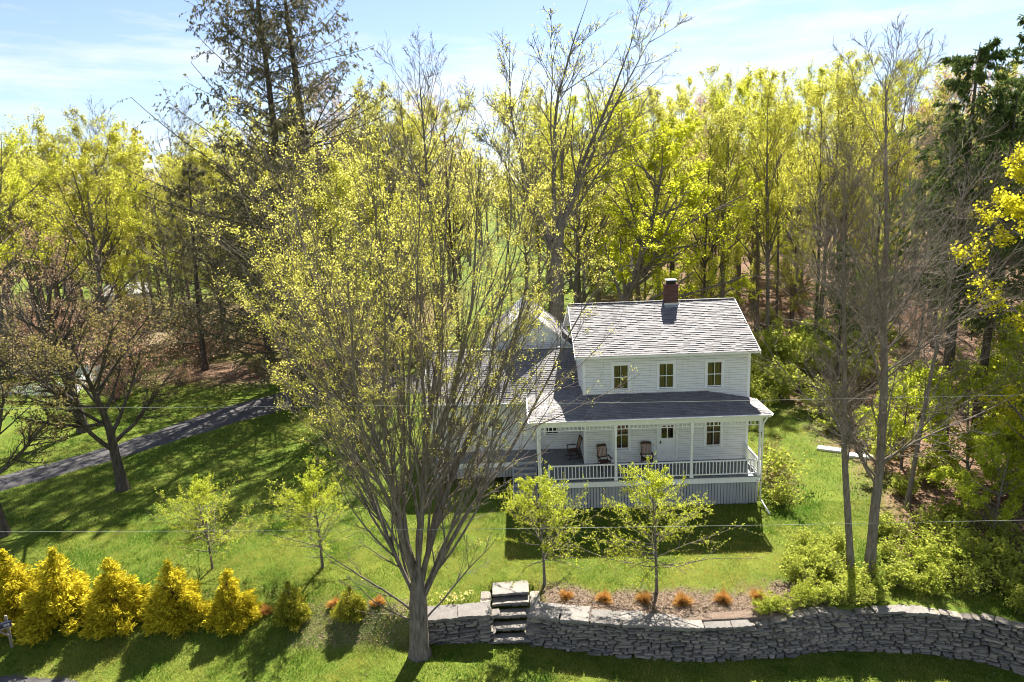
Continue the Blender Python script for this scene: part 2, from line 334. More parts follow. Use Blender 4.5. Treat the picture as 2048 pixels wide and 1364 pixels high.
# interior shell so that the panes show rooms
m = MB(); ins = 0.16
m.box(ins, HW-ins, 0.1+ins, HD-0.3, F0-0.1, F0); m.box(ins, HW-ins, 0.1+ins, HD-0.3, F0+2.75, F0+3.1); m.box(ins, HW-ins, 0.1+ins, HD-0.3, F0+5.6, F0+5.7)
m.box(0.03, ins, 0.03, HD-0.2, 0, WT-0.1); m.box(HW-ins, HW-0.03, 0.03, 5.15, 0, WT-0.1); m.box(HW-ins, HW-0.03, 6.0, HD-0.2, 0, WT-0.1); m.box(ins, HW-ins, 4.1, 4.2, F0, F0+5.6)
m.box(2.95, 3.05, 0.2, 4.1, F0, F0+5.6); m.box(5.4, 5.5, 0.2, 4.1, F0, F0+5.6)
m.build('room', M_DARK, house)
# trim: corner boards, frieze, water table
m = MB()
for x0, x1 in ((-0.035, 0.11), (HW-0.11, HW+0.035)): m.box(x0, x1, -0.04, 0.0, F0, WT-0.02)
m.box(-0.035, 0.0, 0.0, 0.11, F0, WT-0.02); m.box(HW, HW+0.035, 0.0, 0.11, F0, WT-0.02)
m.box(0.11, HW-0.11, -0.036, 0.0, WT-0.24, WT-0.03); m.box(0.11, HW-0.11, -0.036, 0.0, F0, F0+0.16)
m.build('trim_board', M_TRIM, house)

def window(x, z0, z1, sill_z, wdt=WWD, y=0.0, u=(1, 0, 0), parent=None, cas=0.115, tall=True):
    """a two-over-two sash window in the wall plane y, seen from -y"""
    m = MB(); c = cas
    m.box(x-c, x, y-0.045, y+0.05, z0-0.02, z1+0.13); m.box(x+wdt, x+wdt+c, y-0.045, y+0.05, z0-0.02, z1+0.13)
    m.box(x, x+wdt, y-0.045, y+0.05, z1, z1+0.13); m.box(x-c-0.03, x+wdt+c+0.03, y-0.06, y-0.002, z1+0.13, z1+0.165)
    # sash stiles and rails
    s = 0.035; mid = 0.5*(z0+z1)
    for a, b in ((x, x+s), (x+wdt-s, x+wdt)): m.box(a, b, y-0.012, y+0.03, z0, z1)
    m.box(x+s, x+wdt-s, y-0.012, y+0.03, z0, z0+0.05); m.box(x+s, x+wdt-s, y-0.012, y+0.03, z1-0.04, z1); 
    w = m.build('window', M_TRIM, parent or house)
    m = MB(); m.box(x+s, x+wdt-s, y-0.014, y+0.028, mid-0.02, mid+0.02); m.build('meeting_rail', M_TRIM, w)
    m = MB(); xc = x+wdt/2
    m.box(xc-0.013, xc+0.013, y-0.008, y+0.022, z0+0.05, mid-0.02); m.box(xc-0.013, xc+0.013, y-0.008, y+0.022, mid+0.02, z1-0.04); m.build('muntin', M_TRIM, w)
    m = MB(); m.box(x-c-0.05, x+wdt+c+0.05, y-0.095, y+0.0, z0-0.06, z0-0.02); m.build('sill', M_TRIM, w)
    for a, b in ((x+s, xc-0.013), (xc+0.013, x+wdt-s)):
        for p, q in ((z0+0.05, mid-0.02), (mid+0.02, z1-0.04)):
            mm = MB(); mm.box(a, b, y+0.006, y+0.01, p, q); mm.build('pane', M_GLASS, w)
    mm = MB(); n = 14
    for k, (a, b) in enumerate(((x-0.02, x+wdt*0.40), (x+wdt*0.60, x+wdt+0.02))):
        for j in range(n):
            t0, t1 = a+(b-a)*j/n, a+(b-a)*(j+1)/n; d0, d1 = 0.02*math.sin(j*1.9), 0.02*math.sin((j+1)*1.9)
            mm.add([(t0, y+0.13+d0, z0), (t1, y+0.13+d1, z0), (t1, y+0.13+d1, z1), (t0, y+0.13+d0, z1)], [(0, 1, 2, 3)])
    mm.build('curtain', M_CURT, w, smooth=True)
    return w
for x in WINS_U: window(x, F0+3.947, F0+5.244, 0)
for x in WINS_L: window(x, F0+0.75, F0+2.25, 0)
# front door with two upper lights
m = MB(); dx = 3.861
m.box(dx-0.13, dx-0.0, -0.045, 0.05, F0, F0+2.06); m.box(dx+0.85, dx+0.98, -0.045, 0.05, F0, F0+2.06); m.box(dx-0.13, dx+0.98, -0.045, 0.05, F0+2.06, F0+2.2)
m.box(dx, dx+0.12, 0.0, 0.045, F0+0.03, F0+2.05); m.box(dx+0.73, dx+0.85, 0.0, 0.045, F0+0.03, F0+2.05)
for a, b in ((0.03, 0.22), (1.10, 1.25), (1.93, 2.05)): m.box(dx+0.12, dx+0.73, 0.0, 0.045, F0+a, F0+b)
m.box(dx+0.40, dx+0.45, 0.0, 0.044, F0+1.25, F0+1.93)
door = m.build('door', M_TRIM, house)
m = MB(); m.box(dx+0.12, dx+0.73, 0.018, 0.04, F0+0.22, F0+1.10); m.box(dx+0.2, dx+0.65, 0.008, 0.02, F0+0.3, F0+1.02); m.build('door_panel', M_TRIM, door)
for a in (0.12, 0.45):
    m = MB(); m.box(dx+a, dx+a+0.28, 0.02, 0.026, F0+1.25, F0+1.93); m.build('pane', M_GLASS, door)
m = MB(); m.tube([(dx+0.06, -0.005, F0+1.02), (dx+0.06, -0.05, F0+1.02), (dx+0.13, -0.05, F0+1.02)], 0.014, 6); m.box(dx+0.035, dx+0.085, -0.008, 0.0, F0+0.94, F0+1.12); m.build('handle', M_SOOT, door)

def shingles(P, u, v, rows, parent, mat, expo=0.158, tabw=0.32, seed=1, name='shingles'):
    """rows: function(k)->(lo,hi,k valid) along u at course k; v = up-slope unit; both world vectors"""
    rng = random.Random(seed); m = MB(); P = Vector(P); u = Vector(u); v = Vector(v); n = u.cross(v).normalized()
    k = 0
    while True:
        r = rows(k*expo)
        if r is None: break
        lo, hi = r; a = lo - (tabw*rng.random() if hi-lo > tabw else 0)
        while a < hi:
            w = tabw*rng.choice((0.7, 1.0, 1.0, 1.35)); s0, s1 = max(a, lo), min(a+w, hi); a += w
            if s1-s0 < 0.02: continue
            th = 0.012+0.016*(rng.random() < 0.5)+0.004*rng.random(); m.cur = rng.random()**1.3; e = 0.004
            b0 = k*expo-rng.random()*0.008; b1 = k*expo+expo*1.03
            p0 = P+u*(s0+e)+v*b0+n*0.012; p1 = P+u*(s1-e)+v*b0+n*0.012; q0 = P+u*(s0+e)+v*b0+n*(0.014+th); q1 = P+u*(s1-e)+v*b0+n*(0.014+th)
            t0 = P+u*(s0+e)+v*b1+n*0.012; t1 = P+u*(s1-e)+v*b1+n*0.012
            m.add([p0, p1, q0, q1, t0, t1], [(0, 1, 3, 2), (2, 3, 5, 4), (0, 2, 4), (1, 5, 3)])
        k += 1
        if k > 80: break
    return stuff(m.build(name, mat, parent))
def vn(*a): return Vector(a).normalized()
# main roof
rx0, rx1 = -0.42, HW+0.377; ry = HD/2; RZ = 9.24; LSL = math.hypot(ry+0.39, RZ-EZ); vs = vn(0, ry+0.39, RZ-EZ)
m = MB(); th = 0.10; y0, y1 = -0.39, HD+0.39
m.hexa([(rx0, y0, EZ-th), (rx1, y0, EZ-th), (rx1, ry, RZ-th), (rx0, ry, RZ-th)], [(rx0, y0, EZ), (rx1, y0, EZ), (rx1, ry, RZ), (rx0, ry, RZ)])
m.hexa([(rx0, ry, RZ-th), (rx1, ry, RZ-th), (rx1, y1, EZ-th), (rx0, y1, EZ-th)], [(rx0, ry, RZ), (rx1, ry, RZ), (rx1, y1, EZ), (rx0, y1, EZ)])
roof = m.build('roof', M_TRIM, house)
rows = lambda s: (0, rx1-rx0) if s < LSL-0.02 else None
shingles((rx0, y0-0.02, EZ), (1, 0, 0), vs, rows, roof, M_SHIN, seed=3)
shingles((rx1, y1+0.02, EZ), (-1, 0, 0), vn(0, -(ry+0.39), RZ-EZ), rows, roof, M_SHIN, seed=4)
m = MB(); rng = random.Random(8); a = rx0
while a < rx1:
    m.cur = rng.random(); b = min(a+0.21, rx1); z_ = RZ+0.02+0.006*rng.random(); sag = -0.05*math.sin(math.pi*(a-rx0)/(rx1-rx0))*0
    m.add([(a, ry-0.15, z_-0.062), (b, ry-0.15, z_-0.066), (b, ry, z_), (a, ry, z_+0.006), (a, ry+0.15, z_-0.062), (b, ry+0.15, z_-0.066)], [(0, 1, 2, 3), (3, 2, 5, 4)]); a = b
stuff(m.build('ridge_cap', M_SHIN, roof))
for x in (rx0-0.03, rx1):
    m = MB(); m.hexa([(x, y0, EZ-0.15), (x+0.03, y0, EZ-0.15), (x+0.03, ry, RZ-0.15), (x, ry, RZ-0.15)], [(x, y0, EZ+0.015), (x+0.03, y0, EZ+0.015), (x+0.03, ry, RZ+0.015), (x, ry, RZ+0.015)])
    m.hexa([(x, ry, RZ-0.15), (x+0.03, ry, RZ-0.15), (x+0.03, y1, EZ-0.15), (x, y1, EZ-0.15)], [(x, ry, RZ+0.015), (x+0.03, ry, RZ+0.015), (x+0.03, y1, EZ+0.015), (x, y1, EZ+0.015)])
    m.build('rake_board', M_TRIM, roof)
# chimney
cx0, cx1, cy0, cy1 = 4.90, 5.60, 3.62, 4.24; ctop = 10.22
m = MB(); m.box(cx0+0.02, cx1-0.02, cy0+0.02, cy1-0.02, 8.7, ctop-0.02); ch = m.build('chimney', M_MORTAR, house)
m = MB(); rng = random.Random(2); z = 8.85; k = 0
while z < ctop:
    grow_ = 0.025 if z > ctop-0.17 else 0
    def run(a0, a1, f):
        a = a0-(0.1 if k % 2 else 0)
        while a < a1-0.01:
            s0, s1 = max(a, a0), min(a+0.2, a1)
            if s1-s0 > 0.03: m.cur = rng.random(); f(s0+0.005, s1-0.005, rng.random()*0.006)
            a += 0.205
    g = grow_
    run(cx0-g, cx1+g, lambda a, b, e: m.box(a, b, cy0-e-g, cy0+0.06, z, z+0.062)); run(cx0-g, cx1+g, lambda a, b, e: m.box(a, b, cy1-0.06, cy1+e+g, z, z+0.062))
    run(cy0+0.07, cy1-0.07, lambda a, b, e: m.box(cx0-e-g, cx0+0.06, a, b, z, z+0.062)); run(cy0+0.07, cy1-0.07, lambda a, b, e: m.box(cx1-0.06, cx1+e+g, a, b, z, z+0.062))
    z += 0.073; k += 1
stuff(m.build('brick_courses', M_BRICK, ch))
m = MB(); m.box(cx0+0.13, cx1-0.13, cy0+0.1, cy1-0.1, ctop-0.02, ctop+0.2); m.build('flue', M_SOOT, ch)
m = MB(); m.hexa([(cx0+0.05, cy0+0.02, ctop+0.2), (cx1-0.05, cy0+0.02, ctop+0.2), (cx1-0.05, cy1-0.02, ctop+0.2), (cx0+0.05, cy1-0.02, ctop+0.2)], [(cx0+0.07, cy0+0.04, ctop+0.245), (cx1-0.07, cy0+0.04, ctop+0.245), (cx1-0.07, cy1-0.04, ctop+0.245), (cx0+0.07, cy1-0.04, ctop+0.245)]); m.build('flue_cap', M_METAL, ch)
m = MB(); zf = RZ-(ry-cy0)*SL
m.box(cx0-0.07, cx1+0.07, cy0-0.022, cy0-0.008, zf-0.14, zf+0.13); m.hexa([(cx0-0.07, cy0-0.24, zf-0.075), (cx1+0.07, cy0-0.24, zf-0.075), (cx1+0.07, cy0-0.02, zf+0.025), (cx0-0.07, cy0-0.02, zf+0.025)], [(cx0-0.07, cy0-0.24, zf-0.065), (cx1+0.07, cy0-0.24, zf-0.065), (cx1+0.07, cy0-0.02, zf+0.035), (cx0-0.07, cy0-0.02, zf+0.035)])
m.box(cx1+0.008, cx1+0.022, cy0, cy1, zf-0.1, RZ+0.12); m.build('flashing', M_METAL, ch)

# ---- porch: floor, skirt boards, posts, railing, frieze, roof
PX0, PX1, PY = -2.38, 8.27, -2.19
ELY = 2.2; DKX = -8.1; DKY = 0.65
def planks(name, x0, x1, y0, y1, z, along_y=True, w=0.09):
    m = MB(); rng = random.Random(int(x0*10)); a = x0
    while a < x1-0.01:
        b = min(a+w, x1); m.cur = rng.random(); m.box(a+0.003, b-0.003, y0, y1, z-0.03, z-0.002*rng.random()); a = b
    return stuff(m.build(name, M_FLOOR, house))
planks('porch_floor', PX0-0.1, PX1+0.1, PY-0.1, -0.002, F0); planks('porch_floor', PX0-0.1, -0.04, 0.0, ELY-0.002, F0); planks('porch_floor', DKX, PX0-0.102, DKY-0.08, ELY-0.002, F0)
m = MB()
m.box(PX0-0.06, PX1+0.06, PY-0.06, PY-0.02, F0-0.32, F0-0.032); m.box(PX0-0.06, PX0-0.02, PY-0.02, DKY, F0-0.32, F0-0.032); m.box(PX1+0.02, PX1+0.06, PY-0.02, 0, F0-0.32, F0-0.032)
m.box(DKX, PX0-0.062, DKY-0.05, DKY-0.01, F0-0.30, F0-0.032); m.box(DKX, DKX+0.04, DKY-0.01, ELY, F0-0.30, F0-0.032)
m.build('porch_rim', M_TRIM, house)
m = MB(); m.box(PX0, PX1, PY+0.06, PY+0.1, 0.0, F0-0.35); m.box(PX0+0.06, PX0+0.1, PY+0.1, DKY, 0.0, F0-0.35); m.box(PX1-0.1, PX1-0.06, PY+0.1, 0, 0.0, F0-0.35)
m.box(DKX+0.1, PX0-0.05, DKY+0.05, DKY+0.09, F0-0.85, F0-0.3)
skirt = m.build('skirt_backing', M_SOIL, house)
def boards(n0, n1, fixed, axis, z0, z1, proto=[None]):
    if proto[0] is None:
        q = MB(); q.box(-0.5, 0.5, -0.5, 0.5, 0, 1); proto[0] = q.mesh('skirt_board'); proto[0].materials.append(M_GREYP)
    n = int((n1-n0)/0.152); rng = random.Random(5)
    for i in range(n):
        a = n0+(i+0.5)*(n1-n0)/n; w = (n1-n0)/n-0.022; j = rng.uniform(-0.006, 0.006)
        loc = (a, fixed+j, z0+rng.uniform(-0.02, 0.02)) if axis == 0 else (fixed+j, a, z0+rng.uniform(-0.02, 0.02))
        link('skirt_board', proto[0], None, skirt, loc, None, (w, 0.024, z1-z0) if axis == 0 else (0.024, w, z1-z0))
boards(PX0-0.02, PX1+0.02, PY+0.02, 0, 0.02, F0-0.33); boards(PY+0.06, DKY-0.1, PX0+0.0, 1, 0.02, F0-0.33); boards(PY+0.06, -0.1, PX1, 1, 0.02, F0-0.33); boards(DKX+0.05, PX0-0.1, DKY, 0, F0-0.88, F0-0.30)
# deck legs under the side deck
for x in (DKX+0.1, -6.2, -4.3):
    m = MB(); m.box(x, x+0.12, DKY+0.12, DKY+0.24, -0.2, F0-0.3); m.build('deck_leg', M_POST, house)
BEAM = F0+2.85
POSTS = [(PX0, PY), (1.31, PY), (4.99, PY), (PX1, PY), (PX0, DKY+1.2)]
q = MB(); q.box(-0.065, 0.065, -0.065, 0.065, 0, 0.75); q.box(-0.065, 0.065, -0.065, 0.065, 2.25, 2.85); q.box(-0.085, 0.085, -0.085, 0.085, 0, 0.1); q.box(-0.085, 0.085, -0.085, 0.085, 2.76, 2.848)
prof = [(0.75, .06), (0.80, .045), (0.86, .062), (0.92, .05), (1.0, .058), (1.5, .062), (2.0, .052), (2.08, .045), (2.14, .062), (2.2, .045), (2.25, .06)]
q.tube([(0, 0, z) for z, _ in prof], [r for _, r in prof], 10, False); pm = q.mesh('porch_post'); pm.materials.append(M_TRIM)
for x, y in POSTS: link('porch_post', pm, None, house, (x, y, F0))
m = MB(); bz0, bz1 = BEAM, F0+3.14
m.box(PX0-0.09, PX1+0.09, PY-0.075, PY+0.075, bz0, bz1); m.box(PX0-0.075, PX0+0.075, PY+0.075, ELY, bz0, bz1); m.box(PX1-0.075, PX1+0.075, PY+0.075, -0.04, bz0, bz1)
m.build('porch_beam', M_TRIM, house)
m = MB(); m.box(PX0, PX1, PY, -0.045, bz1-0.05, bz1-0.02); m.box(PX0, -0.04, -0.045, ELY, bz1-0.05, bz1-0.02); m.build('porch_ceiling', M_TRIM, house)
# spindle frieze under the beam
m = MB(); fz0 = BEAM-0.24
xs_ = [p[0] for p in POSTS[:4]]
for a, b in zip(xs_[:-1], xs_[1:]): m.box(a+0.066, b-0.066, PY-0.018, PY+0.018, fz0, fz0+0.035); m.box(a+0.066, b-0.066, PY-0.018, PY+0.018, BEAM-0.04, BEAM-0.002)
fr = m.build('frieze', M_TRIM, house)
q = MB(); q.box(-0.02, 0.02, -0.012, 0.012, 0.036, 0.199); fm = q.mesh('frieze_spindle'); fm.materials.append(M_TRIM)
for a, b in zip(xs_[:-1], xs_[1:]):
    n = int((b-a-0.13)/0.195)
    for i in range(1, n): link('frieze_spindle', fm, None, fr, (a+0.066+(b-a-0.132)*i/n, PY, fz0))
# railing
m = MB(); runs = [((PX0+0.45, PY), (1.31, PY)), ((1.31, PY), (4.99, PY)), ((4.99, PY), (PX1, PY)), ((PX1, PY), (PX1, -0.05))]
for (ax, ay), (bx, by) in runs:
    if ay == by:
        m.box(ax+0.06, bx-0.06, PY-0.035, PY+0.035, F0+0.78, F0+0.84); m.box(ax+0.06, bx-0.06, PY-0.025, PY+0.025, F0+0.10, F0+0.15)
    else:
        m.box(ax-0.035, ax+0.035, ay+0.06, by, F0+0.78, F0+0.84); m.box(ax-0.025, ax+0.025, ay+0.06, by, F0+0.10, F0+0.15)
m.box(PX0+0.38, PX0+0.47, PY-0.045, PY+0.045, F0, F0+0.9)
rail = m.build('railing', M_TRIM, house)
q = MB(); q.box(-0.019, 0.019, -0.019, 0.019, 0.15, 0.78); bm_ = q.mesh('baluster'); bm_.materials.append(M_TRIM)
for (ax, ay), (bx, by) in runs:
    ln = math.hypot(bx-ax, by-ay)-0.12; n = int(ln/0.165)
    for i in range(1, n):
        t = (0.06+ln*i/n)/(ln+0.12); link('baluster', bm_, None, rail, (ax+(bx-ax)*t, ay+(by-ay)*t, F0))
# porch roof: front slope, left wrap slope, right hip end
GZ_, ex0, ex1, ey = F0+3.22, PX0-0.42, PX1+0.38, PY-0.26; TZ = F0+3.70; TZL = TZ
yb = ELY-0.45; th = 0.07
m = MB()
def slab(pts, t=th): m.add([Vector(p)-Vector((0, 0, t)) for p in pts]+[Vector(p) for p in pts], [tuple(range(len(pts)))[::-1], tuple(range(len(pts), 2*len(pts)))] + [(i, (i+1) % len(pts), (i+1) % len(pts)+len(pts), i+len(pts)) for i in range(len(pts))])
hx = ex1-abs(ey); A, B, Cc, Dd = (ex0, ey, GZ_), (ex1, ey, GZ_), (hx, 0, TZ), (0, 0, TZ)
slab([A, B, Cc, Dd]); slab([B, (ex1, 0, GZ_), Cc]); slab([A, Dd, (0, yb, TZ), (ex0, yb, GZ_)])
proof = m.build('porch_roof', M_TRIM, house)
Ls = math.hypot(ey, TZ-GZ_)
shingles((ex0, ey-0.02, GZ_), (1, 0, 0), vn(0, -ey, TZ-GZ_), lambda s: ((0-ex0)*s/Ls, (ex1-ex0)-(ex1-hx)*s/Ls) if s < Ls-0.02 else None, proof, M_SHIN, seed=11)
Lw = math.hypot(ex0, TZ-GZ_)
shingles((ex0-0.02, yb, GZ_), (0, -1, 0), vn(-ex0, 0, TZ-GZ_), lambda s: (0, (yb-ey)+ey*s/Lw) if s < Lw-0.02 else None, proof, M_SHIN, seed=12)
Lr = math.hypot(ex1-hx, TZ-GZ_)
shingles((ex1+0.02, ey, GZ_), (0, 1, 0), vn(-(ex1-hx), 0, TZ-GZ_), lambda s: (-ey*s/Lr, -ey) if s < Lr-0.1 else None, proof, M_SHIN, seed=13)
m = MB()
def gutter(a, b, out):
    a = Vector(a); b = Vector(b); o = Vector(out)
    prof = [(0.0, -0.10), (0.07, -0.10), (0.115, -0.03), (0.115, 0.0), (0.10, 0.0), (0.09, -0.03), (0.05, -0.085), (0.012, -0.085)]
    pa = [a+o*u+Vector((0, 0, w)) for u, w in prof]; pb = [b+o*u+Vector((0, 0, w)) for u, w in prof]; k = len(prof)
    m.add(pa+pb, [(i, i+1, i+1+k, i+k) for i in range(k-1)]+[tuple(range(k)), tuple(range(k, 2*k))[::-1]])
gutter((ex0, ey-0.025, GZ_+0.0), (ex1, ey-0.025, GZ_+0.0), (0, -1, 0)); gutter((ex0-0.025, yb, GZ_), (ex0-0.025, ey, GZ_), (-1, 0, 0)); gutter((ex1+0.025, ey, GZ_), (ex1+0.025, 0, GZ_), (1, 0, 0))
m.box(ex0, ex1, ey-0.022, ey+0.01, GZ_-0.16, GZ_-0.005)
m.box(ex0, ex1, ey, PY-0.09, GZ_-0.17, GZ_-0.15)
gut = m.build('gutter', M_TRIM, house)
m = MB(); m.tube([(PX1+0.22, ey-0.06, GZ_-0.1), (PX1+0.18, ey-0.02, GZ_-0.22), (PX1+0.10, PY-0.12, GZ_-0.5), (PX1+0.085, PY-0.125, GZ_-0.65), (PX1+0.085, PY-0.125, 0.42), (PX1+0.10, PY-0.17, 0.30), (PX1+0.16, PY-1.25, 0.06)], 0.042, 8); m.build('downspout', M_TRIM, gut, smooth=True)
m = MB(); m.tube([(PX0-0.16, ey+0.0, GZ_-0.1), (PX0-0.10, PY-0.1, GZ_-0.4), (PX0-0.08, PY-0.12, GZ_-0.6), (PX0-0.08, PY-0.12, 0.0)], 0.04, 8); m.build('downspout', M_TRIM, gut, smooth=True)
# side deck steps
m = MB(); sx0, sx1 = -3.75, -2.55
m = MB(); n = 7
for x in (sx0-0.03, sx1-0.02): m = MB(); m.hexa([(x, DKY-0.08, F0-0.4), (x+0.05, DKY-0.08, F0-0.4), (x+0.05, DKY-2.15, -0.05), (x, DKY-2.15, -0.05)], [(x, DKY-0.08, F0-0.03), (x+0.05, DKY-0.08, F0-0.03), (x+0.05, DKY-2.15, 0.2), (x, DKY-2.15, 0.2)]); st = m.build('stair_stringer', M_GREYP, house)
for i in range(n):
    z = F0-(i+1)*F0/(n+1); y = DKY-0.09-0.29*i
    q = MB(); q.box(sx0+0.025, sx1-0.025, y-0.29, y, z-0.03, z); q.build('stair_tread', M_FLOOR, st)
    q = MB(); q.box(sx0+0.03, sx1-0.03, y-0.012, y+0.008, z+0.002, z+F0/(n+1)-0.032); q.build('stair_riser', M_GREYP, st)
# ---- side wing (long low ell) and rear wing
WL, WR, WZ, WRZ, WRY, WB = -8.2, -0.03, 4.62, 6.55, 5.3, 8.4
wop = [(0.9, 1.75, F0+0.9, F0+2.1), (3.2, 4.05, F0, F0+2.05), (6.28, 7.0, F0+0.85, F0+2.15)]
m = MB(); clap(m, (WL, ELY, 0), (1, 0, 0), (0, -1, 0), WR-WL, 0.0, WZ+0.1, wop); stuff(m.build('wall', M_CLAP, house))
wsl = (WRZ-4.45)/(WRY-1.6); wg = lambda z: (max(0, (z-WZ-0.15)/wsl), min(WB-ELY, WB-ELY-(z-WZ-0.15)/wsl)) if z > WZ+0.15 else (0, WB-ELY)
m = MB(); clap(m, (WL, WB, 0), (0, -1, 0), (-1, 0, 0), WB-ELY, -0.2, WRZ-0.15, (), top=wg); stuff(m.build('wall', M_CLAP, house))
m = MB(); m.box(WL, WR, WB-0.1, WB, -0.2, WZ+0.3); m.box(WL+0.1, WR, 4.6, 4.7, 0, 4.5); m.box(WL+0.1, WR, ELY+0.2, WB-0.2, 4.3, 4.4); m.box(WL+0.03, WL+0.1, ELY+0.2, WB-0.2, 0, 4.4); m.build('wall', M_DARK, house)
m = MB(); m.box(WL-0.03, WL+0.1, ELY-0.035, ELY, 0.0, WZ+0.1); m.box(WL-0.03, WL, ELY, ELY+0.1, 0, WZ+0.1); m.box(WL+0.1, WR, ELY-0.03, ELY, WZ-0.12, WZ+0.1); m.build('trim_board', M_TRIM, house)
window(WL+0.92, F0+0.93, F0+2.07, 0, 0.81, ELY); window(WL+6.3, F0+0.88, F0+2.12, 0, 0.68, ELY)
m = MB(); ddx = WL+3.24
m.box(ddx-0.12, ddx, ELY-0.04, ELY+0.05, F0, F0+2.02); m.box(ddx+0.77, ddx+0.89, ELY-0.04, ELY+0.05, F0, F0+2.02); m.box(ddx-0.12, ddx+0.89, ELY-0.04, ELY+0.05, F0+2.02, F0+2.14); m.box(ddx, ddx+0.77, ELY, ELY+0.04, F0+0.02, F0+2.02)
sd = m.build('door', M_TRIM, house)
m = MB(); m.box(ddx+0.12, ddx+0.65, ELY-0.012, ELY-0.002, F0+1.2, F0+1.85); m.build('pane', M_GLASS, sd); m = MB(); m.box(ddx+0.06, ddx+0.09, ELY-0.05, ELY-0.002, F0+0.95, F0+1.05); m.build('handle', M_SOOT, sd)
m = MB(); x0, x1 = WL-0.35, WR; ye = 1.6; yr2 = 2*WRY-ye; e = 4.45
m.hexa([(x0, ye, e-.1), (x1, ye, e-.1), (x1, WRY, WRZ-.1), (x0, WRY, WRZ-.1)], [(x0, ye, e), (x1, ye, e), (x1, WRY, WRZ), (x0, WRY, WRZ)])
m.hexa([(x0, WRY, WRZ-.1), (x1, WRY, WRZ-.1), (x1, yr2, e-.1), (x0, yr2, e-.1)], [(x0, WRY, WRZ), (x1, WRY, WRZ), (x1, yr2, e), (x0, yr2, e)])
wr = m.build('roof', M_TRIM, house); LW = math.hypot(WRY-ye, WRZ-e)
shingles((x0, ye-0.02, e), (1, 0, 0), vn(0, WRY-ye, WRZ-e), lambda s: (0, x1-x0) if s < LW-0.02 else None, wr, M_SHIN, seed=21)
shingles((x1, yr2+0.02, e), (-1, 0, 0), vn(0, ye-WRY, WRZ-e), lambda s: (0, x1-x0) if s < LW-0.02 else None, wr, M_SHIN, seed=22)
m = MB(); m.box(x0, x1, WRY-0.12, WRY+0.12, WRZ-0.03, WRZ+0.035); m.build('ridge_cap', M_METAL, wr)
m = MB(); gutter((x0, ye-0.025, e), (ex0-0.1, ye-0.025, e), (0, -1, 0)); m.build('gutter', M_TRIM, house)
m = MB(); m.hexa([(x0-.03, ye, e-.14), (x0, ye, e-.14), (x0, WRY, WRZ-.14), (x0-.03, WRY, WRZ-.14)], [(x0-.03, ye, e+.01), (x0, ye, e+.01), (x0, WRY, WRZ+.01), (x0-.03, WRY, WRZ+.01)]); m.build('rake_board', M_TRIM, wr)
# rear wing, gable to the front
RX0, RX1, RY0, RY1, REZ, RPZ = -5.15, -0.33, 6.0, 11.5, 6.68, 8.66; rpx = 0.5*(RX0+RX1); rs = (RPZ-REZ)/(rpx-RX0)
m = MB(); rg = lambda z: (max(0, (z-REZ)/rs), min(RX1-RX0, RX1-RX0-(z-REZ)/rs)) if z > REZ else (0, RX1-RX0)
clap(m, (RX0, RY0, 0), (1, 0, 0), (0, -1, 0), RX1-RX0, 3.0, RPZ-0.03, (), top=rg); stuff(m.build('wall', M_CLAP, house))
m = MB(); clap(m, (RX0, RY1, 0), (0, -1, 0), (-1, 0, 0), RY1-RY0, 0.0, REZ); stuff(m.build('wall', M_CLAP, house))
m = MB(); m.box(RX0+0.02, RX1, RY1-0.1, RY1, 0, REZ); m.box(RX1-0.1, RX1, HD, RY1-0.1, 0, REZ); m.add([(RX0, RY1-0.05, REZ), (RX1, RY1-0.05, REZ), (rpx, RY1-0.05, RPZ)], [(0, 1, 2)]); m.build('wall', M_WHITE, house)
m = MB(); ov = 0.3; z0 = REZ-ov*rs
m.hexa([(RX0-ov, RY0-.25, z0-.08), (rpx, RY0-.25, RPZ-.03), (rpx, RY1+.25, RPZ-.03), (RX0-ov, RY1+.25, z0-.08)], [(RX0-ov, RY0-.25, z0+.05), (rpx, RY0-.25, RPZ+.1), (rpx, RY1+.25, RPZ+.1), (RX0-ov, RY1+.25, z0+.05)])
m.hexa([(rpx, RY0-.25, RPZ-.03), (RX1+ov, RY0-.25, z0-.08), (RX1+ov, RY1+.25, z0-.08), (rpx, RY1+.25, RPZ-.03)], [(rpx, RY0-.25, RPZ+.1), (RX1+ov, RY0-.25, z0+.05), (RX1+ov, RY1+.25, z0+.05), (rpx, RY1+.25, RPZ+.1)])
rr = m.build('roof', M_TRIM, house); LR = math.hypot(rpx-RX0+ov, RPZ-REZ+ov*rs)
shingles((RX0-ov, RY1+.25, z0+.05), (0, -1, 0), vn(rpx-RX0+ov, 0, RPZ-z0), lambda s: (0, RY1-RY0+.5) if s < LR-.02 else None, rr, M_SHIN, seed=31)
shingles((RX1+ov, RY0-.25, z0+.05), (0, 1, 0), vn(-(RX1+ov-rpx), 0, RPZ-z0), lambda s: (0, RY1-RY0+.5) if s < LR-.02 else None, rr, M_SHIN, seed=32)
# foundation
m = MB(); m.box(0.05, HW-0.05, 0.06, HD-0.05, -0.3, F0); m.box(WL+0.05, -0.05, ELY+0.06, WB-0.05, -0.4, F0-0.05); m.build('foundation', M_STONE2, house)

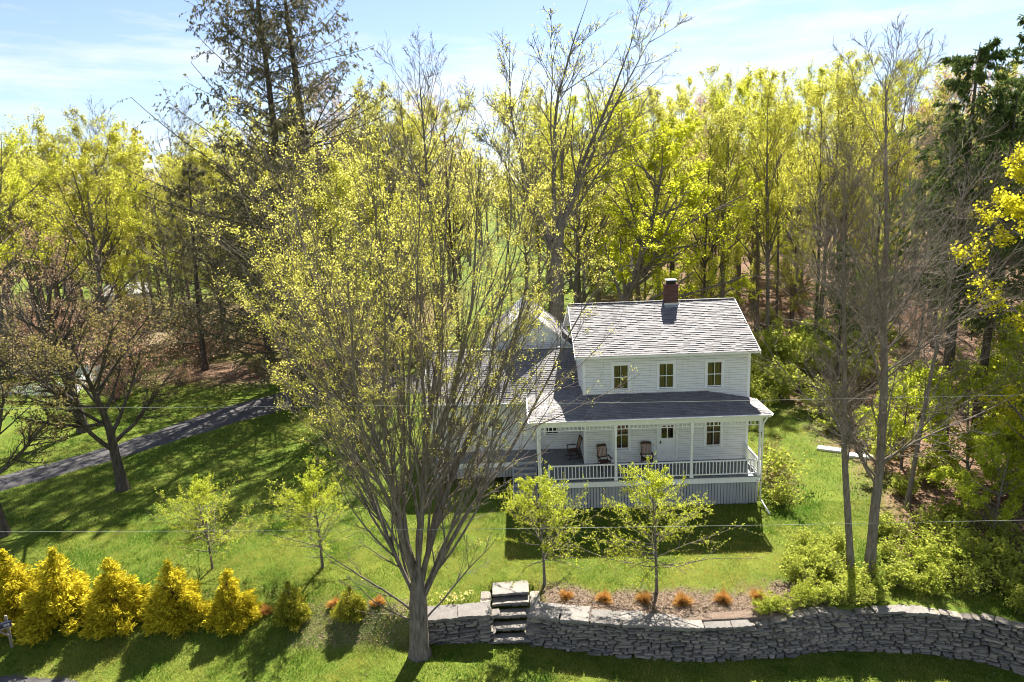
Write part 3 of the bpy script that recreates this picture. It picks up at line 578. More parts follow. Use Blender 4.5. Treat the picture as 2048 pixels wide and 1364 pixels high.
# ------------------------------------------------------------------ rocking chairs
def rocker(label, x, y, rz):
    t = thing('rocking_chair', label, 'chair', (x, y, F0), rz, 'rocking chairs on the porch')
    for s in (-1, 1):
        m = MB(); pts = [(s*0.25, -0.42+0.08*i, 0.028+0.11*((i/10.0-0.45)**2)*1.3) for i in range(12)]; m.tube(pts, 0.02, 6); m.build('rocker_runner', M_CHAIR, t, True)
        m = MB(); m.tube([(s*0.25, -0.26, 0.05), (s*0.25, -0.27, 0.62)], 0.021, 7); m.build('leg', M_CHAIR, t, True)
        m = MB(); m.tube([(s*0.25, 0.22, 0.05), (s*0.25, 0.21, 0.42), (s*0.25, 0.30, 0.8), (s*0.25, 0.40, 1.17)], 0.022, 7); m.build('back_post', M_CHAIR, t, True)
        m = MB(); m.box(s*0.29-0.04, s*0.29+0.04, -0.34, 0.25, 0.62, 0.642); m.build('armrest', M_CHAIR, t)
    m = MB()
    for z in (0.2, 0.28): m.tube([(-0.25, -0.265, z), (0.25, -0.265, z)], 0.012, 6)
    m.tube([(-0.25, 0.215, 0.22), (0.25, 0.215, 0.22)], 0.012, 6); m.build('stretcher', M_CHAIR, t, True)
    m = MB(); m.hexa([(-0.27, -0.29, 0.415), (0.27, -0.29, 0.415), (0.26, 0.24, 0.385), (-0.26, 0.24, 0.385)], [(-0.27, -0.29, 0.44), (0.27, -0.29, 0.44), (0.26, 0.24, 0.41), (-0.26, 0.24, 0.41)]); m.build('seat', M_CHAIR, t)
    m = MB(); m.hexa([(-0.26, 0.385, 1.05), (0.26, 0.385, 1.05), (0.26, 0.41, 1.05), (-0.26, 0.41, 1.05)], [(-0.2, 0.40, 1.19), (0.2, 0.40, 1.19), (0.2, 0.425, 1.19), (-0.2, 0.425, 1.19)]); m.hexa([(-0.25, 0.245, 0.52), (0.25, 0.245, 0.52), (0.25, 0.265, 0.52), (-0.25, 0.265, 0.52)], [(-0.25, 0.262, 0.58), (0.25, 0.262, 0.58), (0.25, 0.282, 0.58), (-0.25, 0.282, 0.58)]); m.build('back_rail', M_CHAIR, t)
    for i in range(6):
        xx = -0.185+0.074*i; m = MB(); m.hexa([(xx-.024, 0.255, 0.57), (xx+.024, 0.255, 0.57), (xx+.024, 0.268, 0.57), (xx-.024, 0.268, 0.57)], [(xx-.024, 0.383, 1.06), (xx+.024, 0.383, 1.06), (xx+.024, 0.396, 1.06), (xx-.024, 0.396, 1.06)]); m.build('slat', M_CHAIRS, t)
    return t
rocker('brown rocking chair turned slightly right on the porch, left of the ground floor window', 0.92, -0.75, rad(14))
rocker('brown rocking chair facing front on the porch, just left of the front door', 3.12, -0.62, rad(-2))
rocker('brown chair standing round the house corner at the shaded side end of the porch', -0.5, 0.85, rad(-80))

# ------------------------------------------------------------------ dry-stone wall, capstones and stone steps
srng = random.Random(77)
def stone_mesh(i):
    r = random.Random(900+i); m = MB(); n = 10
    # irregular block: front outline of 8 points, bulged face, plain back
    out = []
    for a, b in ((-.5, -.5), (-.1+.2*r.random(), -.5), (.5, -.5), (.5, .05), (.5, .5), (.0+.2*r.random(), .5), (-.5, .5), (-.5, 0)):
        out.append((a*(1-.16*r.random()), b*(1-.22*r.random())))
    vs = [(a*.97, .5, b*.97) for a, b in out] + [(a, -.30+.1*r.random(), b) for a, b in out] + [(a*.82, -.5+.14*r.random(), b*.78) for a, b in out] + [(0.1*r.uniform(-1, 1), -.5-.04*r.random(), 0.1*r.uniform(-1, 1))]
    fs = []
    for lev in (0, 8):
        for k in range(8): fs.append((lev+k, lev+(k+1) % 8, lev+8+(k+1) % 8, lev+8+k))
    for k in range(8): fs.append((16+k, 16+(k+1) % 8, 24))
    m.add(vs, fs); return m
SM = [stone_mesh(i) for i in range(14)]
SMESH = []
for i, m in enumerate(SM):
    me = m.mesh('stone'); me.materials.append(M_STONE); SMESH.append(me)
def wall_stones(x0, x1):
    """courses of stones between wall stations x0..x1, each (x,y,z,rz,w,d,h)"""
    out = []; xs = np.linspace(x0, x1, 300); ys = yw(xs); arc = np.concatenate([[0], np.cumsum(np.hypot(np.diff(xs), np.diff(ys)))])
    tops = np.interp(xs, [-7.6, -6.9, -5.9, 3.1, 4.9, 6.2, 14.3, 16], [-0.17, -0.14, -0.12, -0.38, -0.40, -0.24, -0.2, -0.2]); bots = zlow(xs)-0.12
    lv = 0.0; ln = arc[-1]
    while lv < 1.0:
        hfrac = srng.choice((srng.uniform(0.035, 0.06), srng.uniform(0.05, 0.085), srng.uniform(0.07, 0.11))); s = -srng.random()*0.2
        while s < ln:
            w = srng.choice((srng.uniform(0.16, 0.3), srng.uniform(0.25, 0.45), srng.uniform(0.35, 0.75)))
            c = s+w/2
            if 0 <= c <= ln:
                x = np.interp(c, arc, xs); y = np.interp(c, arc, ys); b, t = np.interp(c, arc, bots), np.interp(c, arc, tops)
                k = np.searchsorted(arc, c).clip(1, 299); rz = math.atan2(ys[k]-ys[k-1], xs[k]-xs[k-1])
                H = t-b; h = H*hfrac; n = 1
                if h > 0.09 and w < 0.5 and srng.random() < 0.35: n = 2       # two thin stones in one course
                if lv+hfrac > 1: h = H*(1-lv)
                zz = b+H*lv+0.035*math.sin(c*1.7+lv*9)+0.02*math.sin(c*4.3+lv*23)
                for q in range(n):
                    hh = h/n; frac = lv
                    out.append((x-0.0, y+0.18+0.12*frac+srng.uniform(-0.06, 0.05), zz+hh*(q+0.5), rz+srng.uniform(-.06, .06), w*0.985, 0.40, hh*srng.uniform(0.8, 1.15), srng.uniform(-0.09, 0.09)))
            s += w
        lv += hfrac
    return out
def build_wall(root, stones, limit):
    stones.sort(key=lambda s: -s[4]*s[6]); big, rest = stones[:limit], stones[limit:]
    for (x, y, z, rz, w, d, h, ry_) in big:
        link('stone', srng.choice(SMESH), None, root, (x, y, z), (0, ry_, rz), (w, d, h))
    if rest:
        V, Fq, Ft, R = [], [], [], []; n = 0
        for (x, y, z, rz, w, d, h, ry_) in rest:
            m = srng.choice(SM); a = np.array(m.v)*[w, d, h]; cr_, sr_ = math.cos(ry_), math.sin(ry_)
            a = np.stack([a[:, 0]*cr_+a[:, 2]*sr_, a[:, 1], -a[:, 0]*sr_+a[:, 2]*cr_], -1)
            c, s = math.cos(rz), math.sin(rz); a = np.stack([a[:, 0]*c-a[:, 1]*s+x, a[:, 0]*s+a[:, 1]*c+y, a[:, 2]+z], -1)
            V.append(a); Fq += [[i+n for i in f] for f in m.f if len(f) == 4]; Ft += [[i+n for i in f] for f in m.f if len(f) == 3]; R += [srng.random()]*len(a); n += len(a)
        stuff(link('small_stones', mesh_np('small_stones', np.concatenate(V), [np.array(Fq), np.array(Ft)], R), M_STONE2, root))
def wall_core(root, x0, x1):
    xs = np.linspace(x0, x1, 60); m = MB()
    for a, b in zip(xs[:-1], xs[1:]):
        ya, yb2 = float(yw(a)), float(yw(b)); za, zb = float(zlow(a))-.5, float(zlow(b))-.5; ta = -0.34 if a < 3 else -0.42; tb = ta
        m.hexa([(a, ya+.2, za), (b, yb2+.2, zb), (b, yb2+.75, zb), (a, ya+.75, za)], [(a, ya+.24, ta), (b, yb2+.24, tb), (b, yb2+.75, tb), (a, ya+.75, ta)])
    m.build('wall_core', M_SOIL, root)
def flag(w, d, h, seed, k=9):
    """rough flat slab, top at z=0, centred, with chipped outline"""
    r = random.Random(seed); pts = []
    per = [(-.5+i/k, -.5) for i in range(k)]+[(.5, -.5+i/4) for i in range(4)]+[(.5-i/k, .5) for i in range(k)]+[(-.5, .5-i/4) for i in range(4)]
    o = [((a*w)+r.uniform(-.025, .025), (b*d)+r.uniform(-.03, .03)) for a, b in per]; n = len(o); m = MB()
    vs = [(a*1.0, b*1.0, -h+r.uniform(-.01, .01)) for a, b in o]+[(a*1.01, b*1.01, -.02) for a, b in o]+[(a*.975, b*.97, r.uniform(-.004, .01)) for a, b in o]+[(0, 0, .006)]
    fs = [tuple(range(n))[::-1]]
    for lev in (0, n):
        for i in range(n): fs.append((lev+i, lev+(i+1) % n, lev+n+(i+1) % n, lev+n+i))
    for i in range(n): fs.append((2*n+i, 2*n+(i+1) % n, 3*n))
    return m.add(vs, fs)
wallR = thing('stone_wall', 'long curved dry-stone retaining wall running right from the stone steps', 'stone wall', (0, 0, 0))
wallL = thing('stone_wall', 'short dry-stone wall end between the big maple trunk and the steps', 'stone wall', (0, 0, 0))
SR = wall_stones(-3.16, 15.2); SLs = wall_stones(-7.25, -4.62)
build_wall(wallR, SR, 290); build_wall(wallL, SLs, 110); wall_core(wallR, -3.1, 15.4); wall_core(wallL, -7.2, -4.66)
# the inner returns of the walls beside the steps
for root, x, sgn in ((wallL, -4.68, 1), (wallR, -3.1, -1)):
    for i in range(9):
        for j in range(3):
            yy = -10.2+0.52*j+srng.uniform(-.05, .05); zz = -1.22+0.125*i
            if zz < -1.3+0.42*j: continue
            link('stone', srng.choice(SMESH), None, root, (x-sgn*0.18, yy, zz+.05), (0, 0, sgn*math.pi/2), (0.52, 0.4, 0.12))
def caps(root, x0, x1, seed, z0, z1, dmin=0.75, dmax=1.0):
    r = random.Random(seed); x = x0
    while x < x1-0.2:
        w = min(r.uniform(0.75, 1.45), x1-x); c = x+w/2; t = (c-x0)/(x1-x0); d = r.uniform(dmin, dmax); y = float(yw(c))-.04+d/2
        rz = math.atan2(float(yw(c+.3)-yw(c-.3)), .6); me = flag(w*.985, d, r.uniform(.09, .13), seed*31+int(c*10)).mesh('capstone'); me.materials.append(M_SLAB)
        link('capstone', me, None, root, (c, y, z0+(z1-z0)*t+r.uniform(-.015, .02)), (r.uniform(-.02, .02), r.uniform(-.02, .02), rz+r.uniform(-.04, .04))); x += w
caps(wallR, -3.13, 4.95, 5, -0.12, -0.33); caps(wallL, -7.2, -4.66, 6, -0.12, -0.06)
caps(wallR, 9.6, 11.6, 9, -0.14, -0.14, 0.4, 0.5)
steps = thing('stone_steps', 'stone garden steps set into the retaining wall, five pale treads', 'steps', (-3.88, -10.5, -1.4))
for i in range(5):
    z = 0.20+0.27*i-(0.03 if i == 4 else 0); y = 0.20+0.40*i if i < 4 else 0.20+0.40*4+0.12; d = 0.46 if i < 4 else 0.85
    me = flag(1.46, d, 0.085, 400+i).mesh('tread'); me.materials.append(M_TREAD); link('tread', me, None, steps, (0.0, y, z), (0, rad(srng.uniform(-.8, .8))-0.012, 0.03))
    for j in range(4):
        w = 1.46/4; link('riser_stone', srng.choice(SMESH), None, steps, (-0.73+w*(j+.5), y-d/2+0.33, z-0.175), (0, 0, 0), (w*1.02, 0.4, 0.17))

# ------------------------------------------------------------------ plant generator (numpy)
def unit(a): return a/np.maximum(np.linalg.norm(a, axis=-1, keepdims=True), 1e-9)
def integrate(rng, start, d, Ln, S, wob, upv, droop=0.0):
    N = len(start); P = np.zeros((N, S+1, 3)); P[:, 0] = start; p = start.copy(); d = d.copy(); T = np.zeros((N, S+1, 3)); T[:, 0] = d
    for s in range(S):
        p = p + d*(Ln/S)[:, None]; P[:, s+1] = p
        d = d + rng.normal(0, wob, (N, 3)); d[:, 2] += (upv - droop*(s/S))/S*1.0; d = unit(d); T[:, s+1] = d
    return P, T
def children(rng, P, T, R, Ln, k, t0, t1, ang, sd, ratio, prof, S, wob, upv, rr, rmin, droop=0.0, bias=None, flat=0.0):
    N, S1 = P.shape[:2]; kk = np.maximum(1, rng.poisson(k if np.ndim(k) else np.full(N, k))) if not isinstance(k, np.ndarray) else k
    idx = np.repeat(np.arange(N), kk); M = len(idx); t = t0+(t1-t0)*rng.random(M)
    f = t*(S1-1); i0 = np.clip(f.astype(int), 0, S1-2); w = (f-i0)[:, None]
    st = P[idx, i0]*(1-w)+P[idx, i0+1]*w; tg = unit(T[idx, i0]*(1-w)+T[idx, i0+1]*w); ra = R[idx, i0]*(1-w[:, 0])+R[idx, i0+1]*w[:, 0]
    rv = rng.normal(0, 1, (M, 3))
    if flat: rv[:, 2] *= (1-flat)
    if bias is not None: rv = rv+np.array(bias)
    pr = unit(rv-(rv*tg).sum(-1, keepdims=True)*tg); a = np.radians(rng.normal(ang, sd, M))[:, None]
    d = np.cos(a)*tg+np.sin(a)*pr
    ln = Ln[idx]*ratio*prof(t)*rng.uniform(0.65, 1.25, M); P2, T2 = integrate(rng, st, d, ln, S, wob, upv, droop)
    r0 = np.maximum(np.minimum(ra*rr, ra*0.9), rmin); R2 = r0[:, None]*np.linspace(1, 0.25, S+1)[None]; R2 = np.maximum(R2, rmin*0.6)
    return P2, T2, R2, ln
def tubes(P, T, R, k):
    N, S1 = P.shape[:2]; ref = np.where(np.abs(T[..., 2:3]) < 0.9, np.array([0, 0, 1.0]), np.array([1.0, 0, 0])); 
    ref = np.broadcast_to(ref[:, :1], T.shape); x = unit(np.cross(T, ref)); y = np.cross(x, T); a = np.arange(k)*2*math.pi/k
    V = P[:, :, None]+R[:, :, None, None]*(x[:, :, None]*np.cos(a)[None, None, :, None]+y[:, :, None]*np.sin(a)[None, None, :, None])
    I = np.arange(N*S1*k).reshape(N, S1, k); J = np.roll(I, -1, axis=2)
    F = np.stack([I[:, :-1], J[:, :-1], J[:, 1:], I[:, 1:]], -1).reshape(-1, 4)
    return V.reshape(-1, 3), F
def join(parts):
    V, F, n = [], [], 0
    for v, f in parts: V.append(v); F.append(f+n); n += len(v)
    return np.concatenate(V), np.concatenate(F)
def leafquads(rng, C, size, k=1, spread=0.0, aspect=0.6, upbias=0.0, sv=0.35, dirs=None):
    C = np.repeat(C, k, axis=0); M = len(C)
    if spread: C = C+rng.normal(0, spread, (M, 3))
    n = unit(rng.normal(0, 1, (M, 3))+np.array([0, 0, upbias])); a = unit(np.cross(n, rng.normal(0, 1, (M, 3)))) if dirs is None else unit(np.repeat(dirs, k, axis=0)+rng.normal(0, .35, (M, 3)))
    b = unit(np.cross(n, a)); s = (size*rng.uniform(1-sv, 1+sv, M))[:, None]
    V = np.stack([C-a*s*.5, C+b*s*.5*aspect, C+a*s*.5, C-b*s*.5*aspect], 1).reshape(-1, 3)
    F = np.arange(M*4).reshape(M, 4); return V, F, np.repeat(rng.random(M), 4)
def along(rng, P, k, t0=0.25, t1=1.0):
    N, S1 = P.shape[:2]; idx = np.repeat(np.arange(N), k); t = t0+(t1-t0)*rng.random(len(idx)); f = t*(S1-1); i = np.clip(f.astype(int), 0, S1-2); w = (f-i)[:, None]
    a, b = P[idx, i], P[idx, i+1]; return a*(1-w)+b*w, unit(b-a)
one = lambda t: np.ones_like(t)
def taper(lo=0.3): return lambda t: lo+(1-lo)*(1-t)
def put(name, label, cat, wood, crown, loc, rz=0.0, sc=1.0, group=None, wname='trunk', cname='crown'):
    r = thing(name, label, cat, loc, rz, group, (sc, sc, sc) if np.ndim(sc) == 0 else sc)
    if wood is not None: link(wname, wood, None, r)
    if crown is not None: link(cname, crown, None, r)
    return r
def finish(key, wood, leaf, bark, lmat):
    wm = lm = None
    if wood: V, F = join(wood); wm = mesh_np(key+'_trunk', V, F, smooth=True); wm.materials.append(bark)
    if leaf is not None: lm = mesh_np(key+'_crown', *leaf); lm.materials.append(lmat)
    return wm, lm
def trunk_line(rng, H, r0, S=12, wob=0.02, lean=(0, 0), flare=1.35, tip=0.05):
    P, T = integrate(rng, np.zeros((1, 3)), unit(np.array([[lean[0], lean[1], 1.0]])), np.array([H]), S, wob, 0.15)
    q = np.linspace(0, 1, S+1); R = r0*((1-q)**0.8*(1-tip)+tip); R[0] *= flare; return P, T, R[None], np.array([H])

BK_GREY = barkmat('grey maple bark', (0.09, 0.074, 0.06), (0.26, 0.222, 0.186))
BK_TWIG = barkmat('pale twig bark', (0.12, 0.095, 0.075), (0.27, 0.23, 0.195))
BK_DARK = barkmat('dark furrowed bark', (0.05, 0.04, 0.033), (0.135, 0.115, 0.095))
BK_MID = barkmat('grey brown forest bark', (0.095, 0.082, 0.07), (0.235, 0.205, 0.175))
BK_RED = barkmat('reddish cedar bark', (0.07, 0.045, 0.03), (0.16, 0.11, 0.08))
LF_MAPLE = leafmat('maple spring leaf', (0.46, 0.44, 0.06), (0.72, 0.68, 0.18), 0.62)
LF_YEL = leafmat('yellow green leaf', (0.43, 0.43, 0.05), (0.69, 0.67, 0.13), 0.66, 0.5, (0.36, 0.36, 0.11))
LF_GRN = leafmat('fresh green leaf', (0.38, 0.43, 0.035), (0.62, 0.60, 0.09), 0.64, 0.4, (0.50, 0.50, 0.05))
LF_LIME = leafmat('lime leaf', (0.36, 0.44, 0.03), (0.60, 0.62, 0.085), 0.62)
LF_YMAP = leafmat('yellow maple leaf', (0.50, 0.48, 0.02), (0.70, 0.64, 0.06), 0.65)
LF_RED = leafmat('red bud', (0.40, 0.22, 0.16), (0.60, 0.40, 0.29), 0.6, 0.4, (0.42, 0.34, 0.14))
LF_OLIVE = leafmat('olive bud', (0.20, 0.17, 0.06), (0.38, 0.32, 0.11), 0.4)
LF_SPR = leafmat('spruce needle', (0.085, 0.088, 0.05), (0.22, 0.195, 0.105), 0.35)
LF_CONE = leafmat('spruce cone brown', (0.10, 0.06, 0.035), (0.20, 0.13, 0.075), 0.15)
LF_HEM = leafmat('hemlock needle', (0.045, 0.08, 0.025), (0.14, 0.18, 0.05), 0.35)
LF_GOLD = leafmat('golden cypress spray', (0.26, 0.22, 0.015), (0.86, 0.74, 0.06), 0.45)
LF_GOLDG = leafmat('greenish cypress spray', (0.13, 0.15, 0.02), (0.54, 0.50, 0.06), 0.35)
LF_SHRUB = leafmat('shrub leaf', (0.28, 0.34, 0.04), (0.56, 0.57, 0.11), 0.6, 0.4, (0.40, 0.44, 0.10))
LF_TUFT = leafmat('rusty straw', (0.40, 0.20, 0.045), (0.64, 0.38, 0.12), 0.3)
LF_GRASS = leafmat('grass blade', (0.045, 0.145, 0.008), (0.44, 0.395, 0.10), 0.5)
LF_LITTER = leafmat('dry leaf', (0.11, 0.075, 0.05), (0.38, 0.28, 0.21), 0.1)

def leaf_tree(key, seed, H, r0, clear, nl, ang, lr, leafm, bark, nleaf=3, lsize=0.2, n2=6, n3=5, up=0.5, spread=0.10, stems=None, lk=1, tipbare=0.0, r3=0.012, droop=0.0, prof=None, wob=0.02, lean=(0, 0), keepf=None, upbias=0.3):
    rng = np.random.default_rng(seed); P, T, R, Ln = trunk_line(rng, H, r0, wob=wob, lean=lean)
    W = [tubes(P, T, R, 9)]
    k = np.array([nl]); pf = prof or (lambda t: 0.35+0.65*np.sin(np.clip((1-t)/(1-clear), 0, 1)**0.7*math.pi*0.62))
    P1, T1, R1, L1 = children(rng, P, T, R, Ln, k, clear, 0.97, ang, 9, lr, pf, 7, 0.09, up, 0.55, 0.02, droop)
    P2, T2, R2, L2 = children(rng, P1, T1, R1, L1, float(n2), 0.25, 1.0, 40, 12, 0.42, taper(0.5), 5, 0.10, up*0.7, 0.6, 0.012, droop)
    P3, T3, R3, L3 = children(rng, P2, T2, R2, L2, float(n3), 0.2, 1.0, 42, 14, 0.42, taper(0.6), 3, 0.10, up*0.5, 0.6, r3, droop)
    W += [tubes(P1, T1, R1, 6), tubes(P2, T2, R2, 4), tubes(P3, T3, R3, 3)]
    leaf = None
    if leafm is not None:
        Pl = P3
        if keepf is not None: Pl = P3[keepf(rng, P3[:, -1])]
        C, D = along(rng, Pl, nleaf, 0.3, 1.05); V, F, r_ = leafquads(rng, C, lsize, lk, spread, 0.75, upbias); leaf = (V, F, r_)
    return finish(key, W, leaf, bark, leafm)

# ---- the big maple in front: short thick trunk, a fan of long upright stems
def front_maple():
    rng = np.random.default_rng(12); W = []
    tp = np.array([[0, 0, -0.25], [0.0, 0, 0.35], [0.03, 0, 1.2], [0.08, 0.0, 2.1], [0.12, 0, 2.9], [0.16, 0, 3.8]])[None]; tt = unit(np.gradient(tp[0], axis=0))[None]
    tr = np.array([[0.50, 0.38, 0.345, 0.335, 0.26, 0.10]]); W.append(tubes(tp, tt, tr, 16))
    # seven primary limbs from the short trunk, forking soon into long upright stems
    spec = [(2.2, 100, 5, 16.6, .115), (2.6, 15, 12, 16.0, .11), (2.4, 190, 9, 15.8, .11), (2.9, 285, 10, 15.4, .10), (1.9, 172, 18, 13.0, .09), (2.0, 352, 21, 13.6, .09), (2.3, 60, 18, 14.2, .09), (2.2, 240, 16, 13.8, .085),
            (1.6, 186, 40, 5.0, .05), (1.3, 6, 40, 4.6, .045), (1.3, 200, 50, 3.6, .04), (2.4, 8, 27, 9.0, .065), (2.1, 178, 22, 9.4, .065)]
    st, dd, ll, rr = [], [], [], []
    for h, az, lean, ln, r in spec:
        a, b = rad(az), rad(lean); d = unit(np.array([math.cos(a)*math.sin(b)+.06, math.sin(a)*math.sin(b), math.cos(b)])); st.append(np.array([0.03+0.03*h, 0, h])+d*np.array([.12, .12, 0])); dd.append(d); ll.append(ln); rr.append(r)
    ll = np.array(ll); P0, T0 = integrate(rng, np.array(st), np.array(dd), ll, 14, 0.06, 0.26); R0 = np.array(rr)[:, None]*(np.linspace(1, 0.10, 15)**0.85)[None]; W.append(tubes(P0, T0, R0, 8))
    Pf, Tf, Rf, Lf = children(rng, P0[:8], T0[:8], R0[:8], ll[:8], np.full(8, 6), 0.06, 0.45, 14, 3.5, 0.78, lambda t: 1.12-t, 12, 0.07, 0.22, 0.60, 0.026); ok_ = (Pf[:, -1, 0] > -5.0) & (Pf[:, -1, 1] > -4.6) & (np.hypot(Pf[:, -1, 0], Pf[:, -1, 1]) < 5.6); Pf, Tf, Rf, Lf = Pf[ok_], Tf[ok_], Rf[ok_], Lf[ok_]; W.append(tubes(Pf, Tf, Rf, 7))
    def pad(A): return A
    k0 = np.linspace(0, 12, 13)/12*14; i0 = np.clip(k0.astype(int), 0, 13); w0 = (k0-i0)[None, :, None]
    P1 = np.concatenate([P0[:, i0]*(1-w0)+P0[:, i0+1]*w0, Pf]); T1 = np.concatenate([unit(T0[:, i0]*(1-w0)+T0[:, i0+1]*w0), Tf]); R1 = np.concatenate([R0[:, i0]*(1-w0[..., 0])+R0[:, i0+1]*w0[..., 0], Rf]); ll = np.concatenate([ll, Lf])
    P2, T2, R2, L2 = children(rng, P1, T1, R1, ll, np.maximum(7, (ll*1.05).astype(int)), 0.14, 0.97, 29, 8, 0.27, lambda t: 0.45+0.7*np.sin(np.clip(1.05-t, 0, 1)*math.pi*0.75), 7, 0.05, 0.42, 0.5, 0.013)
    P3, T3, R3, L3 = children(rng, P2, T2, R2, L2, 9.0, 0.12, 1.0, 33, 11, 0.36, taper(0.55), 4, 0.07, 0.3, 0.55, 0.0075)
    P4, T4, R4, L4 = children(rng, P3, T3, R3, L3, 3.2, 0.25, 1.0, 36, 12, 0.48, taper(0.6), 2, 0.08, 0.2, 0.6, 0.0055)
    W += [tubes(P2, T2, R2, 6), tubes(P3, T3, R3, 3), tubes(P4, T4, R4, 3)]
    tip = np.concatenate([P4[:, -1], P3[:, -1], P2[:, -1]]); z = tip[:, 2]; rxy = np.hypot(tip[:, 0]-0.3, tip[:, 1])
    p = np.clip((z-4.5)/8.0, 0.05, 1)*np.clip(0.25+rxy/5.0, 0, 1)*np.clip(1.0-tip[:, 0]*0.06, .45, 1.2); sel = rng.random(len(tip)) < p*0.36
    C = tip[sel]; V, F, r_ = leafquads(rng, C, 0.047, 13, 0.066, 0.8, 0.4)
    return finish('front_maple', W, (V, F, r_), BK_GREY, LF_MAPLE)
w, c = front_maple()
put('maple_tree', 'large spreading maple with many upright stems and yellow buds in front of the house', 'tree', w, c, (-7.28, -11.15, -1.2))

# ---- ornamental saplings with fine lime leaves
def sapling(seed, H):
    rng = np.random.default_rng(seed); P, T, R, Ln = trunk_line(rng, H, 0.062, 9, 0.03, flare=1.2, tip=0.1); W = [tubes(P, T, R, 7)]
    P1, T1, R1, L1 = children(rng, P, T, R, Ln, np.array([62]), 0.20, 0.97, 66, 11, 0.74, lambda t: np.clip(1.15-t, 0.25, 0.9), 8, 0.08, 0.26, 0.5, 0.008, flat=0.5)
    P2, T2, R2, L2 = children(rng, P1, T1, R1, L1, 12.0, 0.12, 1.0, 42, 12, 0.36, taper(0.5), 4, 0.09, 0.15, 0.5, 0.0055, flat=0.4)
    W += [tubes(P1, T1, R1, 4), tubes(P2, T2, R2, 3)]
    C1, _ = along(rng, P2, 9, 0.1, 1.0); C2, _ = along(rng, P1, 12, 0.35, 1.0)
    return finish('sapling', W, leafquads(rng, np.concatenate([C1, C2]), 0.056, 2, 0.03, 0.6, 0.2), BK_MID, LF_LIME)
sA, sB = sapling(31, 4.6), sapling(32, 4.8)
put('ornamental_sapling', 'slim lime-leaved sapling just right of the stone steps', 'tree', *sA, (-2.5, -8.45, gz(-2.5, -8.45)), 0.3, 1.0, 'saplings in front of the house')
put('ornamental_sapling', 'slim lime-leaved sapling among the rusty grass tufts before the porch', 'tree', *sB, (1.9, -9.2, gz(1.9, -9.2)), 1.9, 1.04, 'saplings in front of the house')
put('ornamental_sapling', 'lime-leaved sapling on the lawn left of the big maple', 'tree', *sA, (-12.05, -6.7, gz(-12.05, -6.7)), 2.6, 0.98, 'saplings in front of the house')
put('ornamental_sapling', 'lime-leaved sapling on the shaded lawn behind the golden cypresses', 'tree', *sB, (-16.95, -6.5, gz(-16.95, -6.5)), 4.1, 0.86, 'saplings in front of the house')

# ---- golden cypresses
def cypress(seed, mat, n=2100, top=0.1):
    rng = np.random.default_rng(seed); H = 1.0
    P, T, R, Ln = trunk_line(rng, 0.95, 0.03, 6, 0.02); W = [tubes(P, T, R, 6)]
    P1, T1, R1, L1 = children(rng, P, T, R, Ln, np.array([70]), 0.04, 0.95, 62, 10, 0.46, lambda t: np.clip(1.05-t, 0.1, 1), 4, 0.06, 0.35, 0.35, 0.004); W.append(tubes(P1, T1, R1, 3))
    m_ = 75; tl = np.clip(1-np.sqrt(rng.uniform(0.0, 1.0, m_)), 0, .97); al = np.arange(m_)*2.39996+rng.normal(0, .4, m_); rl = 0.44*(1-tl)**0.75*rng.uniform(.45, 1.12, m_)
    cen = np.stack([rl*np.cos(al), rl*np.sin(al), .05+.93*tl], -1); rad_ = (0.085+0.075*(1-tl))*rng.uniform(.7, 1.25, m_)
    w_ = rad_**2; idx = rng.choice(m_, n, p=w_/w_.sum()); g = unit(rng.normal(0, 1, (n, 3)))*rng.uniform(.55, 1.0, (n, 1)); g[:, 2] *= .8
    C = cen[idx]+g*rad_[idx][:, None]; C[:, 2] = np.maximum(C[:, 2], .02); az = al[idx]
    C = np.concatenate([C, np.stack([rng.normal(0, .012, 60), rng.normal(0, .012, 60), rng.uniform(.86, 1.02, 60)], -1)]); az = np.concatenate([az, rng.random(60)*6.28]); n = len(C)
    dirs = np.stack([np.cos(az), np.sin(az), rng.normal(0.15, .55, n)], -1)+np.concatenate([g, np.zeros((60, 3))])*.8
    V, F, r_ = leafquads(rng, C, 0.060, 7, 0.020, 0.28, 0.0, 0.4, dirs=unit(dirs))
    return finish('cypress', W, (V, F, r_), BK_RED, mat)
cA, cB, cC = cypress(3, LF_GOLD, 3000), cypress(9, LF_GOLD, 3000), cypress(5, LF_GOLDG, 1700)
for (x, y, top, wd, k, lab) in [(-23.9, -9.45, 2.75, 3.2, 0, 'golden cypress at the left edge behind the mailbox'), (-21.75, -9.75, 2.85, 3.5, 1, 'broadest golden cypress, next to the mailbox'), (-19.45, -9.75, 2.35, 3.2, 0, 'blunt-topped golden cypress, second right of the mailbox'),
                           (-17.05, -9.85, 2.3, 3.0, 1, 'pointed golden cypress with a bare leader, third right of the mailbox'), (-14.75, -9.85, 1.8, 2.4, 0, 'small bright golden cypress at the right end of the yellow row'),
                           (-12.45, -9.85, 1.35, 2.0, 2, 'greenish yellow cypress with brown base between golden row and maple'), (-10.0, -10.1, 1.25, 1.7, 2, 'narrow greenish cypress closest to the maple trunk')]:
    y += 0.20*wd; x -= 0.06*wd; wd *= .78; z = gz(x, y); w, c = (cA, cB, cC)[k]; h = (top-0.42-z)/0.99
    put('golden_cypress', lab, 'shrub', w, c, (x, y, z-0.03), x*3.1, (wd*random.uniform(.85, 1.15), wd*random.uniform(.85, 1.15), h), 'row of cypress shrubs').rotation_euler.x = random.uniform(-.07, .07)

